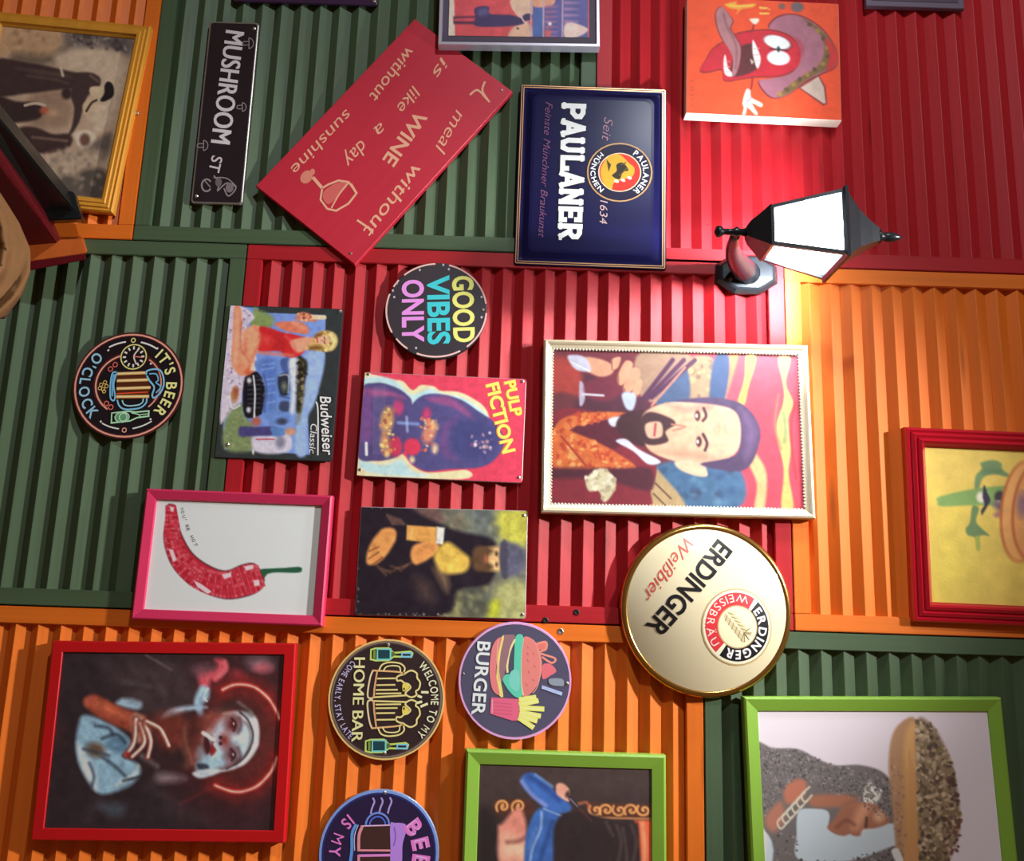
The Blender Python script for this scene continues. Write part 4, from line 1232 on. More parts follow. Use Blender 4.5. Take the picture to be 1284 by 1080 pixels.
p.line([(585, 420), (640, 430), (590, 445)], 7, (190, 130, 110), 1); p.ell(690, 385, 12, 22, (90, 50, 56), 0, 1); p.ell(695, 490, 12, 22, (90, 50, 56), 0, 1); p.ell(686, 385, 5, 8, (240, 230, 230)); p.ell(690, 490, 5, 8, (240, 230, 230))
p.line([(715, 355), (725, 385), (712, 405)], 12, (84, 50, 60), 1); p.line([(712, 460), (728, 495), (720, 525)], 12, (84, 50, 60), 1)
for x in (775, 800): p.line([(x, 415), (x + 4, 450)], 4, (216, 160, 130), 1, .7)
HN = (224, 164, 130)
p.poly([(240, 150), (330, 170), (350, 210), (300, 230), (240, 200)], HN, 1.5)
for q in ([(345, 160), (380, 150), (370, 190), (345, 200)], [(370, 220), (400, 165), (430, 180), (400, 250), (372, 262)], [(390, 270), (425, 195), (460, 210), (430, 280), (400, 292)], [(425, 300), (445, 240), (468, 250), (450, 305)]):
    p.poly(q, HN, 1.2); p.line([q[0], q[-1]], 5, (150, 90, 80), 1)
p.poly([(170, 145), (235, 150), (260, 205), (210, 205), (180, 180)], (206, 206, 226), 1.5); p.line([(180, 170), (255, 208)], 6, (240, 240, 246), .8)
p.poly([(385, 295), (440, 300), (430, 360), (400, 355)], (196, 206, 226), 1.5); p.line([(230, 300), (310, 305)], 9, (222, 214, 226), .8); p.poly([(215, 250), (235, 270), (235, 325), (215, 345)], (196, 184, 206), 1.2); p.poly([(240, 250), (330, 235), (390, 290), (320, 330), (240, 310)], (124, 44, 66), 2, .7); p.line([(230, 300), (310, 305)], 9, (222, 214, 226), .8)
p.mottle(.045, 8, 21)
p.build('painting', GLAZED)

# --- chilli mosaic picture in a pink frame
hg = Hung('mosaic_picture', [(184, 613), (418, 621), (403, 783), (162, 780)], 0.036, 'raspberry-pink frame holding a red mosaic chilli pepper on white paper', 'picture', BK)
pink = mat('raspberry_paint', (206, 48, 92), 0.4, noise=.06, nscale=20)
frame(hg, [(0, 0), (0, .019), (.0012, .0205), (.0035, .022), (.018, .018), (.019, .015), (.019, .006)], pink)
slab(hg, 'backing', 0, .007, mat('backing_card', (120, 96, 70), 0.8), hg.h / 2 - .004, hg.w / 2 - .004)
p = Paint(hg, (226, 238, 240), inset=.0185, z=.0125, gain=1.05)
p.v(150, 590, 4.586)
p.poly([(268, 205), (285, 190), (318, 205), (330, 270), (355, 370), (420, 480), (520, 550), (610, 575), (700, 540), (770, 530), (810, 570), (832, 620), (810, 680), (740, 720), (620, 742), (500, 715), (370, 640), (290, 550), (250, 440), (246, 350), (268, 260)], (96, 34, 48), 1)
ch = [(274, 208), (288, 197), (312, 208), (324, 275), (349, 375), (415, 487), (517, 558), (610, 583), (702, 548), (768, 538), (803, 574), (824, 620), (803, 674), (737, 713), (620, 734), (503, 707), (375, 634), (297, 547), (257, 440), (253, 350), (275, 262)]
p.poly(ch, (196, 38, 58), .8)
spine = catmull([(290, 200), (296, 300), (300, 400), (345, 520), (450, 620), (600, 660), (720, 630), (815, 600)], False, 8)
wid = np.interp(np.linspace(0, 1, len(spine)), [0, .2, .45, .7, .9, 1], [24, 46, 62, 78, 92, 60])
rr = random.Random(4)
for i in range(1, len(spine) - 1):
    d = spine[i + 1] - spine[i - 1]; d /= np.linalg.norm(d); n = np.array([-d[1], d[0]])
    for q in np.linspace(-.85, .85, 6):
        c = spine[i] + n * wid[i] * q
        p.poly([c + d * 9 + n * 9, c + d * 9 - n * 9, c - d * 9 - n * 9, c - d * 9 + n * 9], rr.choice([(214, 52, 74), (180, 30, 48), (200, 44, 66), (222, 88, 104)]), .5, .8, False)
for i in range(1, len(spine) - 1, 2):
    d = spine[i + 1] - spine[i - 1]; d /= np.linalg.norm(d); n = np.array([-d[1], d[0]])
    p.line([spine[i] + n * wid[i] * .95, spine[i] - n * wid[i] * .95], 3.5, (226, 130, 140), .4, .7)
for q in ([(275, 455), (300, 460), (322, 520), (300, 530)], [(420, 635), (470, 660), (525, 700), (500, 712), (440, 672)], [(585, 600), (638, 585), (640, 610), (600, 625)], [(715, 550), (765, 540), (768, 562), (725, 575)], [(768, 630), (800, 625), (803, 658), (772, 662)], [(285, 210), (310, 212), (305, 238), (290, 235)]):
    p.poly(q, (244, 214, 220), .6, 1, False)
p.poly([(808, 568), (860, 560), (940, 555), (1030, 548), (1046, 565), (1020, 582), (900, 582), (850, 592), (828, 612)], (34, 92, 62), .8)
p.build('print', GLAZED)
k = Ink(hg, 0, 1.1); k.z = .0128; k.v(150, 590, 4.586)
pp = catmull([(345, 215), (365, 285), (385, 345), (412, 400), (445, 470)], False, 6)
tx = "YOU'RE HOT"
for i, c in enumerate(tx):
    if c == ' ': continue
    j = int(i / len(tx) * (len(pp) - 2)); d = pp[j + 1] - pp[j]; d /= np.linalg.norm(d)
    k.text(c, pp[j], pp[j] + d * (17 if c != "'" else 5), 20, (60, 70, 84), 0)
k.build('lettering', SATIN)

# --- tin sign: dark-robed sitter with a beer glass (plain version)
hg = Hung('old_portrait_tin_sign', [(453, 637), (662, 639), (659, 777), (444, 771)], 0.021, 'distressed dark tin sign of seated figure with beer glass on olive-yellow ground', 'sign', BK)
tin(hg, mat('pale_tin_edge', (170, 150, 150), 0.4, .3), 0.005)
p = Paint(hg, (58, 50, 58), inset=.001, gain=1.15)
p.v(420, 610, 4.586)
p.poly([(600, 120), (1115, 130), (1100, 770), (590, 760)], (112, 114, 100), 3, smooth=False)
p.poly([(730, 140), (930, 140), (920, 300), (740, 290)], (104, 112, 108), 6); p.poly([(940, 135), (1110, 135), (1110, 330), (930, 290)], (190, 186, 78), 8)
p.poly([(920, 570), (1105, 560), (1095, 765), (930, 760)], (168, 168, 112), 6); p.poly([(870, 670), (940, 660), (930, 755), (860, 750)], (190, 196, 60), 5); p.poly([(620, 650), (740, 600), (740, 750), (610, 750)], (150, 146, 100), 6); p.poly([(730, 590), (870, 580), (860, 750), (730, 740)], (92, 96, 84), 6); p.poly([(590, 130), (740, 150), (720, 260), (620, 250)], (120, 112, 96), 6)
p.poly([(470, 120), (600, 120), (620, 210), (490, 200)], (110, 84, 80), 5); p.dots([(600, 130), (930, 140), (930, 300), (640, 250)], 40, 20, [(90, 96, 84), (130, 130, 110), (76, 82, 84)], 2, .5, 3); p.dots([(610, 600), (870, 580), (860, 750), (610, 750)], 40, 18, [(90, 90, 70), (160, 156, 110), (70, 70, 66)], 3, .5, 3)
p.poly([(130, 120), (380, 120), (560, 200), (720, 260), (900, 300), (930, 420), (880, 560), (700, 600), (620, 740), (120, 750)], (36, 30, 40), 3)
p.poly([(450, 520), (540, 560), (560, 660), (480, 640)], (84, 66, 62), 8, .7); p.poly([(560, 470), (640, 500), (640, 610), (600, 560)], (130, 104, 80), 5, .8)
for i in range(5): p.line([(300 + i * 18, 170 + i * 6), (330 + i * 16, 220)], 8, (140, 100, 84), 2, .8)
for i in range(7): p.line([(240 + i * 26, 460 + (i % 3) * 14), (290 + i * 24, 510 - i * 12)], 8, (130, 92, 64), 2, .7)
p.poly([(270, 250), (340, 250), (345, 310), (290, 400), (230, 450), (180, 440), (200, 340)], (222, 150, 86), 2)
for q in ([(185, 380), (250, 350)], [(190, 420), (250, 380)], [(215, 450), (270, 410)]): p.line(q, 7, (130, 76, 50), 1)
p.poly([(430, 410), (450, 340), (560, 310), (590, 370), (470, 450)], (224, 150, 86), 2)
p.poly([(410, 225), (580, 235), (575, 330), (405, 310)], (224, 160, 84), 1.2, 1, False); p.line([(440, 240), (430, 300)], 10, (244, 200, 130), 1.5, .7); p.poly([(580, 232), (625, 238), (615, 335), (575, 328)], (236, 234, 222), 1.2, 1, False)
p.poly([(570, 380), (640, 320), (720, 370), (770, 420), (740, 490), (620, 500), (570, 440)], (224, 184, 84), 3)
p.ell(925, 415, 112, 72, (232, 190, 128), 0, 3)
p.poly([(800, 350), (870, 345), (905, 370), (880, 400), (878, 430), (905, 460), (870, 490), (800, 480), (780, 415)], (96, 70, 50), 3); p.ell(862, 415, 9, 22, (170, 90, 76), 0, 1.5)
p.poly([(965, 325), (1010, 320), (1075, 350), (1095, 420), (1070, 490), (1000, 515), (960, 505), (975, 415)], (92, 92, 112), 3); p.poly([(950, 320), (985, 318), (990, 512), (955, 515), (940, 415)], (70, 68, 84), 2)
p.ell(925, 385, 8, 13, (70, 50, 44), 0, 1.5); p.ell(925, 447, 8, 13, (70, 50, 44), 0, 1.5); p.line([(890, 416), (925, 418)], 9, (206, 150, 104), 2)
p.dots([(130, 110), (600, 115), (600, 130), (130, 130)], 40, 6, [(120, 104, 120), (40, 34, 40)], 5, .8); p.dots([(115, 720), (640, 735), (640, 755), (115, 750)], 40, 6, [(150, 134, 130), (60, 50, 50)], 6, .8); p.dots([(125, 120), (150, 120), (130, 740), (110, 740)], 40, 6, [(120, 104, 120), (50, 44, 50)], 7, .8)
p.mottle(.10, 8, 13)
p.build('print', TIN)
rivets(hg, [(657, 645), (655, 771)], .003)

# --- domed cream brewery disc with a brass rim
hg = Hung('domed_beer_disc', disc_quad(887, 766, 111, 108), 0.040, 'large domed cream disc with brass rim, black beer name and round wheat emblem', 'sign', BK)
R = (hg.w + hg.h) / 4
hg.rect = [(-R, -R), (-R, R), (R, R), (R, -R)]; hg.H = homography(hg.quad, hg.rect)
brass = mat('polished_brass', (206, 160, 86), 0.2, 0.95)
loft('rim', [circ(R - .002, 0, 96), circ(R, .004, 96), circ(R, .012, 96), circ(R - .003, .018, 96), circ(R - .009, .020, 96), circ(R - .013, .018, 96), circ(R - .013, .004, 96)], brass, hg.root, False, False, True)
RD = R - .0115; ZD0 = .0185; DOME = .030


def dome(x, y):
    return DOME * np.maximum(0.0, 1 - (np.asarray(x) ** 2 + np.asarray(y) ** 2) / RD ** 2)


loft('face', [circ(RD * q, ZD0 + float(dome(RD * q, 0)), 96) for q in (1, .94, .86, .76, .64, .5, .36, .22, .1, .03)], mat('cream_enamel', (226, 214, 178), 0.14, coat=.4), hg.root, False, True, True)
k = Ink(hg, 0, 1.15, curve=dome); k.z = ZD0 + .0005; k.v(760, 640, 4.32)
BKC, RDC = (28, 28, 32), (206, 56, 62)
k.text('ERDINGER', (618, 165), (200, 640), 108, BKC, .022)
k.text('Weißbier', (425, 160), (180, 480), 72, (200, 78, 70), -.004, .35)
k.ell(700, 635, 200, 202, (176, 152, 104)); k.ell(700, 635, 192, 194, (244, 232, 196)); 


def band(a0, a1, r0, r1, col, n=40):
    a = np.radians(np.linspace(a0, a1, n))
    for i in range(n - 1):
        k.poly([(700 + r0 * math.cos(a[i]), 635 + r0 * math.sin(a[i])), (700 + r1 * math.cos(a[i]), 635 + r1 * math.sin(a[i])),
                (700 + r1 * math.cos(a[i + 1]), 635 + r1 * math.sin(a[i + 1])), (700 + r0 * math.cos(a[i + 1]), 635 + r0 * math.sin(a[i + 1]))], col); k.n -= 1
    k.n += 1


band(-48, 124, 112, 180, BKC); band(132, 304, 112, 180, RDC)
k.ring(700, 635, 110, 110, 6, (176, 152, 104)); k.ell(700, 635, 104, 105, (226, 214, 178))
k.arc_text('ERDINGER', 700, 635, 122, 122, -44, 120, 48, (246, 242, 232), .03, width=1.2)
k.arc_text('WEISSBRÄU', 700, 635, 172, 172, 298, 138, 44, (250, 206, 196), .0, inward=True, width=1.0)
for i in range(6):
    t = i / 5; x, y = 650 + 90 * t, 575 + 100 * t
    k.ell(x - 14, y + 14, 24, 11, (196, 182, 142), 75); k.ell(x + 16, y - 10, 24, 11, (206, 192, 152), 20)
    k.line([(x - 20, y + 30), (x - 8, y)], 4, (130, 116, 84)); k.line([(x, y - 12), (x + 34, y)], 4, (130, 116, 84))
for e in ((770, 640), (780, 665), (765, 700), (740, 712)): k.line([(735, 665), e], 4, (120, 106, 76))
k.build('lettering', TIN)

# --- portrait of a smoking woman with a neon halo
hg = Hung('halo_portrait', [(66, 804), (372, 807), (355, 1056), (38, 1056)], 0.034, 'flat red frame around dark painting of smoking woman with neon-red halo', 'picture', BK)
redf = mat('poster_red_paint', (196, 14, 22), 0.42, noise=.08, nscale=15)
frame(hg, [(0, 0), (0, .018), (.001, .0195), (.002, .020), (.0185, .020), (.0195, .019), (.0195, .006)], redf)
slab(hg, 'backing', 0, .006, mat('backing_card', (120, 96, 70), 0.8), hg.h / 2 - .004, hg.w / 2 - .004)
p = Paint(hg, (40, 30, 36), inset=.019, z=.0165, gain=1.45)
p.v(40, 790, 3.776)
p.ell(1000, 510, 300, 320, (92, 22, 24), 0, 50, .75); p.ell(1000, 510, 210, 220, (84, 36, 34), 0, 26, .8)
p.poly([(360, 130), (700, 150), (800, 260), (780, 420), (620, 470), (420, 360)], (56, 42, 46), 14, .8); p.line([(540, 120), (660, 190)], 8, (110, 96, 100), 2, .7); p.line([(430, 250), (560, 270)], 14, (90, 80, 86), 4, .7); p.line([(560, 200), (620, 300)], 20, (74, 60, 66), 5, .7)
p.poly([(420, 330), (480, 330), (520, 350), (500, 380), (400, 360)], (150, 178, 196), 3)
p.poly([(610, 420), (660, 380), (760, 360), (830, 370), (720, 390), (640, 425)], (170, 196, 214), 3)
p.ell(1080, 160, 60, 36, (120, 100, 108), 8, 6, .8); p.ell(1095, 180, 36, 22, (196, 90, 104), 0, 5, .8); p.ell(980, 210, 26, 16, (150, 50, 60), 20, 6)
p.poly([(790, 200), (850, 190), (880, 170), (870, 140), (920, 150), (925, 190), (880, 240), (850, 240), (835, 280), (800, 270)], (206, 84, 96), 4); p.poly([(760, 190), (830, 160), (870, 180), (800, 220)], (110, 76, 84), 6, .8); p.line([(870, 235), (920, 190), (915, 150)], 12, (232, 110, 120), 3)
p.poly([(800, 270), (840, 280), (835, 330), (800, 360), (790, 400), (770, 340)], (160, 196, 222), 3); p.line([(820, 300), (790, 350), (800, 400), (825, 470)], 22, (150, 180, 206), 3.5); p.line([(835, 280), (815, 320), (830, 340)], 6, (226, 236, 240), 1)
RGL = (248, 92, 78)
for ww, sf, al, c_ in ((44, 12, .5, (190, 30, 26)), (16, 2, .9, RGL), (6, 1, 1, (255, 206, 190))):
    p.line([(905, 285), (950, 264), (1000, 260), (1060, 275), (1120, 325), (1160, 390), (1170, 420)], ww, c_, sf, al)
    p.line([(1158, 605), (1130, 670), (1070, 735), (1000, 765), (940, 765), (865, 738)], ww, c_, sf, al)
p.line([(860, 740), (770, 790), (700, 830)], 8, (110, 36, 40), 3, .7)
veil = [(900, 400), (980, 385), (1050, 400), (1075, 470), (1065, 560), (1000, 640), (900, 670), (1010, 600), (1040, 500), (1010, 430)]
p.poly([(760, 440), (850, 390), (960, 390), (1040, 430), (1060, 520), (1010, 610), (900, 665), (800, 690), (740, 620), (700, 540), (720, 480)], (96, 52, 48), 5)
p.poly([(800, 500), (840, 420), (960, 400), (1010, 440), (1035, 510), (1000, 600), (900, 650), (800, 680), (780, 640), (830, 600)], (176, 206, 224), 4)
p.poly([(760, 440), (850, 400), (900, 400), (860, 450), (800, 540), (790, 610), (740, 600), (710, 530)], (112, 54, 46), 5)
p.poly(veil, (222, 232, 238), 2); p.line([(985, 390), (1030, 440), (1045, 520), (1000, 610), (920, 660)], 9, (40, 36, 44), 1.5); p.line([(880, 390), (960, 355), (1040, 400)], 26, (52, 40, 40), 6, .9); p.line([(980, 345), (1040, 390)], 8, (150, 140, 140), 3, .7)
p.ell(950, 448, 40, 50, (104, 46, 46), 10, 6, .95); p.ell(945, 590, 34, 46, (96, 48, 50), 10, 6, .95); p.line([(945, 420), (965, 450), (955, 480)], 8, (40, 20, 24), 1.5); p.line([(940, 565), (962, 595), (945, 620)], 8, (40, 20, 24), 1.5); p.ell(952, 450, 9, 14, (60, 26, 28), 0, 1.5); p.ell(948, 596, 9, 14, (50, 30, 36), 0, 1.5); p.ell(955, 446, 3, 5, (220, 200, 196)); p.ell(951, 592, 3, 5, (226, 214, 214)); p.line([(982, 420), (990, 455), (975, 490)], 9, (70, 50, 56), 2.5, .8); p.line([(975, 560), (985, 600), (965, 635)], 9, (70, 50, 56), 2.5, .8)
p.poly([(850, 400), (930, 395), (925, 410), (880, 450), (860, 490), (830, 480)], (150, 70, 60), 8, .75); p.poly([(790, 560), (850, 600), (900, 640), (840, 665), (790, 650)], (150, 186, 206), 6, .7); p.line([(900, 500), (985, 515)], 16, (226, 236, 240), 5, .6)
p.ell(910, 525, 26, 34, (132, 44, 40), 0, 5, .9); p.ell(893, 512, 8, 8, (40, 16, 18), 0, 1.5); p.ell(893, 540, 8, 8, (40, 16, 18), 0, 1.5)
p.poly([(845, 500), (866, 520), (858, 545), (872, 575), (846, 600), (842, 560), (850, 535)], (140, 34, 36), 1.5); p.poly([(820, 500), (842, 530), (846, 575), (824, 590), (810, 540)], (70, 24, 28), 2); p.line([(810, 490), (860, 522)], 18, (246, 240, 232), 1.2)
p.poly([(780, 636), (830, 640), (835, 668), (790, 665)], (50, 56, 70), 2); p.poly([(760, 680), (840, 660), (900, 670), (800, 705)], (196, 212, 222), 2); p.poly([(700, 470), (740, 440), (760, 600), (730, 660), (705, 600)], (130, 80, 62), 4, .7)
p.poly([(590, 560), (700, 560), (720, 640), (600, 680), (520, 640)], (48, 30, 32), 8); p.poly([(560, 420), (720, 400), (710, 540), (620, 560)], (104, 44, 36), 8, .9)
p.poly([(590, 680), (700, 690), (720, 715), (600, 730)], (140, 124, 130), 5, .7); p.line([(520, 600), (590, 650)], 16, (130, 126, 134), 4, .7)
cl = [(240, 410), (330, 430), (430, 490), (480, 560), (430, 600), (500, 640), (510, 690), (450, 750), (330, 785), (280, 740), (220, 640), (205, 540), (215, 460)]
p.poly(cl, (132, 168, 190), 3); p.poly([(210, 540), (260, 600), (300, 690), (300, 770), (230, 660)], (200, 216, 226), 4, .8); p.poly([(380, 510), (450, 520), (440, 590), (350, 560)], (90, 124, 150), 4)
for q in ([(320, 600), (400, 660), (440, 700)], [(270, 640), (290, 700), (280, 745)], [(330, 520), (400, 500), (440, 540)], [(300, 460), (360, 470), (380, 500)]): p.line(q, 14, (40, 52, 66), 2.5, .85)
p.ell(300, 575, 44, 34, (96, 78, 64), 20, 4); p.line([(240, 570), (360, 600)], 12, (60, 66, 76), 2.5); p.line([(400, 740), (480, 690), (500, 650)], 14, (206, 214, 206), 3, .8); p.line([(430, 720), (510, 700)], 10, (40, 40, 46), 2)
p.poly([(250, 330), (300, 310), (400, 360), (500, 400), (540, 420), (490, 490), (400, 460), (300, 410), (250, 365)], (140, 62, 46), 3); p.poly([(300, 330), (420, 390), (480, 420), (400, 420), (300, 370)], (186, 96, 66), 5, .8); p.ell(265, 345, 22, 22, (176, 84, 66), 0, 4)
p.poly([(480, 400), (530, 420), (560, 470), (545, 520), (500, 540), (470, 480)], (176, 132, 116), 3)
for q in ([(490, 430), (480, 540), (440, 600)], [(510, 450), (530, 540), (470, 608)], [(530, 450), (560, 530), (545, 610)], [(540, 440), (600, 470), (630, 520), (645, 555)]):
    p.line(q, 30, (96, 36, 32), 3, w1=22); p.line([(x + 2, y - 2) for x, y in q], 17, (206, 150, 128), 2, w1=12); p.line([(x + 4, y - 4) for x, y in q], 7, (244, 232, 222), 1.2)
p.ell(450, 595, 14, 12, (150, 40, 36), 0, 2); p.poly([(310, 830), (430, 830), (420, 890), (350, 880)], (70, 84, 94), 6, .7); p.ell(110, 490, 26, 40, (70, 36, 40), 0, 10, .7)
p.poly([(740, 420), (790, 400), (800, 470), (770, 560), (740, 600), (715, 520)], (70, 30, 30), 6, .7); p.line([(720, 470), (735, 560), (760, 640)], 8, (150, 96, 80), 3, .6)
for q in ([(330, 150), (420, 240)], [(470, 170), (520, 260), (500, 330)], [(640, 170), (720, 250), (740, 330)], [(560, 740), (640, 800), (700, 830)], [(300, 820), (260, 900)], [(640, 850), (800, 900)]): p.line(q, 22, (70, 58, 64), 9, .5)
p.mottle(.10, 9, 31)
p.build('painting', GLAZED)

# --- round home-bar sign
hg = round_sign('round_home_bar_sign', 484.5, 878, 73.6, 74.5, 0.021, 'round dark brown sign with two clinking beer mugs, bottles and gold rim', mat('gold_edge', (226, 168, 92), 0.35, .2), mat('umber_face', (52, 38, 40), 0.4, noise=.15, nscale=30))
k = Ink(hg, .0003, 1.15); k.v(405, 795, 6.545)
GD, TL, VI = (240, 208, 136), (120, 206, 196), (196, 186, 240)
k.ring(520, 540, 476, 484, 14, (240, 190, 116)); k.ring(520, 540, 456, 466, 16, (120, 104, 96)); k.ring(520, 540, 440, 450, 8, (66, 52, 52))


def bottle(x, y):
    k.line([(x, y + 15), (x, y + 95), (x + 40, y + 105), (x + 150, y + 105), (x + 190, y + 75), (x + 340, y + 80), (x + 350, y + 50), (x + 330, y + 35), (x + 190, y + 45), (x + 150, y + 5), (x + 40, y + 5)], 15, (190, 214, 110), False, True)
    k.line([(x + 55, y + 12), (x + 165, y + 12), (x + 165, y + 98), (x + 55, y + 98)], 14, TL, False, True); k.poly([(x + 65, y + 20), (x + 155, y + 20), (x + 155, y + 90), (x + 65, y + 90)], (30, 66, 78))
    k.line([(x + 260, y + 48), (x + 340, y + 48), (x + 340, y + 78), (x + 260, y + 78)], 14, (120, 196, 236), False, True); k.poly([(x + 20, y + 20), (x + 40, y + 20), (x + 40, y + 90), (x + 20, y + 90)], (120, 150, 70)); k.poly([(x + 175, y + 30), (x + 220, y + 55), (x + 175, y + 80)], (90, 110, 60))


bottle(385, 120); bottle(355, 862)


def mug(y0, s):
    f = lambda pts: [(x, y0 + s * y) for x, y in pts]
    k.line(f([(405, 5), (385, 55), (368, 150), (368, 222), (412, 224), (420, 150), (440, 12)]), 14, (240, 206, 166)); k.line(f([(405, 5), (600, 18), (650, 30)]), 14, (232, 176, 120)); k.line(f([(412, 224), (690, 212)]), 14, GD); k.line(f([(440, 12), (412, 224)]), 12, (232, 160, 110))
    for q in ([(445, 72), (590, 72)], [(440, 125), (590, 125)], [(435, 165), (610, 165)], [(435, 195), (640, 195)]): k.line(f(q), 13, GD)
    k.line(f([(455, 8), (480, -40), (540, -60), (630, -50), (670, -15), (665, 20)]), 13, GD); k.line(f([(492, 12), (515, -22), (570, -32), (625, -22), (635, 18)]), 11, (236, 214, 150))
    k.line(f([(660, 42), (720, 10), (770, 32), (775, 70), (800, 110), (790, 160), (765, 180), (770, 210), (730, 228), (690, 212), (680, 190), (720, 150), (700, 120), (670, 112), (640, 90), (610, 92), (605, 65), (630, 48), (660, 42)]), 14, (240, 210, 140))
    k.poly(f([(655, 120), (690, 118), (708, 150), (660, 180)]), (236, 206, 90), True); k.poly(f([(660, 150), (675, 150), (672, 170), (660, 170)]), (52, 38, 40))


mug(302, 1); mug(780, -1)
for q in ([(815, 490), (865, 492)], [(785, 520), (810, 530)], [(780, 575), (812, 568)], [(810, 605), (860, 585)]): k.line(q, 20, (240, 226, 176))
k.text('HOME BAR', (248, 200), (238, 880), 96, (240, 220, 160), .03)
k.arc_text('WELCOME TO MY', 520, 545, 372, 378, -46, 48, 66, (240, 226, 186), .018)
k.arc_text('COME EARLY, STAY LATE', 520, 545, 428, 440, 228, 134, 50, VI, .012, inward=True)
k.build('lettering', TIN)
rivets(hg, [(483.5, 944), (486, 810)], .003)

# --- round burger sign
hg = round_sign('round_burger_sign', 645.5, 853, 71, 73, 0.024, 'round slate-blue sign of tall burger with fries and pale lettering', mat('lilac_edge', (206, 150, 196), 0.35), mat('slate_face', (86, 84, 108), 0.22, noise=.15, nscale=14))
k = Ink(hg, .0003, 1.15); k.v(570, 775, 6.968)
k.ring(528, 552, 486, 502, 16, (214, 160, 206))
k.poly([(720, 220), (800, 205), (820, 240), (800, 290), (730, 280)], (216, 118, 112)); k.line([(710, 235), (800, 215), (800, 280), (740, 310), (880, 360), (850, 400), (770, 350)], 18, (226, 140, 126)); k.poly([(770, 420), (840, 410), (890, 470), (840, 510), (770, 540)], (216, 110, 120), True)
k.poly([(600, 185), (650, 172), (710, 220), (755, 330), (765, 450), (730, 580), (660, 670), (600, 690), (580, 560), (580, 330)], (216, 128, 122), True); k.line([(600, 185), (582, 330), (580, 560), (600, 680)], 14, (236, 190, 150)); k.ring(660, 430, 92, 240, 7, (232, 156, 140), -75, 75)
for (x, y) in ((640, 260), (690, 320), (640, 380), (700, 430), (650, 480), (690, 550), (630, 590), (640, 320)): k.ell(x, y, 14, 6, (196, 104, 100), 60)
k.poly([(535, 165), (600, 165), (585, 330), (580, 560), (590, 690), (540, 700), (480, 650), (420, 550), (450, 500), (510, 490), (520, 330)], (92, 196, 168), True); k.poly([(490, 480), (560, 470), (560, 640), (480, 600)], (120, 200, 186), True)
k.line([(525, 195), (480, 300), (460, 420), (462, 480)], 18, (236, 216, 150)); k.poly([(400, 180), (480, 150), (530, 165), (490, 250), (460, 380), (430, 520), (400, 560), (390, 400)], (146, 108, 118), True)
k.poly([(410, 180), (430, 175), (400, 320), (390, 480), (425, 690), (370, 640), (370, 400)], (240, 214, 120), True)
k.poly([(320, 290), (360, 200), (410, 180), (380, 320), (360, 480), (380, 600), (390, 680), (330, 630), (305, 480)], (216, 124, 128), True); k.line([(380, 200), (370, 380), (390, 560)], 10, (232, 160, 140))
k.poly([(320, 700), (560, 715), (570, 900), (500, 900), (310, 840)], (216, 100, 130)); k.line([(330, 720), (330, 830)], 12, (226, 150, 170)); 
for y in (745, 775, 805, 835): k.line([(340, y), (500, y + 14)], 5, (190, 80, 110))
for q in ([(575, 720), (700, 700)], [(575, 760), (720, 730)], [(580, 790), (770, 800)], [(580, 830), (740, 860)], [(575, 860), (710, 900)], [(570, 880), (680, 955)]): k.line(q, 44, (222, 226, 120)); k.line(q, 8, (240, 238, 176))
k.line([(770, 612), (930, 668)], 30, (168, 184, 232)); k.poly([(830, 540), (940, 540), (950, 600), (840, 590)], (136, 146, 160), True)
k.text('BURGER', (200, 208), (150, 850), 118, (216, 236, 246), .02)
k.build('lettering', TIN)
rivets(hg, [(711, 858)], .003); rivets(hg, [(581, 846)], .002)

# --- round neon-style mug sign at the bottom edge
hg = round_sign('round_mug_sign', 475, 1071, 78, 78, 0.021, 'round indigo sign with pink bubble letters around a violet beer mug', mat('steel_blue_edge', (150, 170, 200), 0.3, .3), mat('indigo_face', (44, 34, 70), 0.32, noise=.2, nscale=20))
k = Ink(hg, .0003, 1.2); k.v(395, 985, 7.782)
PI_, VB, VV = (240, 120, 200), (110, 140, 246), (176, 130, 230)
k.ring(622, 670, 590, 590, 24, (120, 150, 220)); k.ring(622, 670, 566, 566, 14, (40, 46, 110))
for x in (555, 640, 730): k.line([(x, 145), (x + 15, 180), (x - 8, 240), (x - 20, 290)], 17, (170, 150, 240))
k.ring(605, 400, 118, 112, 18, VB, 180, 360); k.ring(605, 405, 80, 82, 14, (80, 110, 230), 180, 360)
k.poly([(440, 415), (730, 410), (735, 640), (440, 635)], (66, 42, 40)); k.poly([(440, 685), (735, 680), (735, 880), (440, 880)], (66, 42, 40)); k.line([(440, 410), (735, 406)], 12, (236, 180, 230)); k.line([(425, 640), (800, 648)], 20, (226, 140, 150)); k.line([(425, 690), (800, 690)], 24, (216, 130, 200))
k.line([(450, 415), (420, 500), (420, 640)], 30, (214, 140, 150)); k.line([(420, 690), (425, 900)], 26, (214, 140, 160)); k.line([(385, 400), (350, 480), (350, 640), (335, 800), (370, 900)], 30, (90, 146, 240)); k.line([(410, 400), (375, 500), (378, 640)], 8, (200, 190, 240))
k.poly([(735, 400), (780, 385), (880, 395), (905, 450), (880, 520), (860, 610), (855, 760), (800, 860), (740, 880), (740, 640)], VV, True); k.line([(775, 430), (790, 520), (770, 600)], 14, (130, 90, 196))
k.arc_text('BEER', 622, 680, 350, 350, -47, 47, 170, PI_, .05); k.arc_text('BEER', 622, 680, 368, 368, -47, 47, 134, (206, 84, 190), -.01); k.arc_text('BEER', 622, 680, 368, 368, -47, 47, 134, (246, 170, 226), -.022)
k.arc_text('IS MY', 622, 680, 500, 500, 232, 176, 118, PI_, .02, inward=True)
k.build('lettering', TIN)
rivets(hg, [(482, 997)], .003)

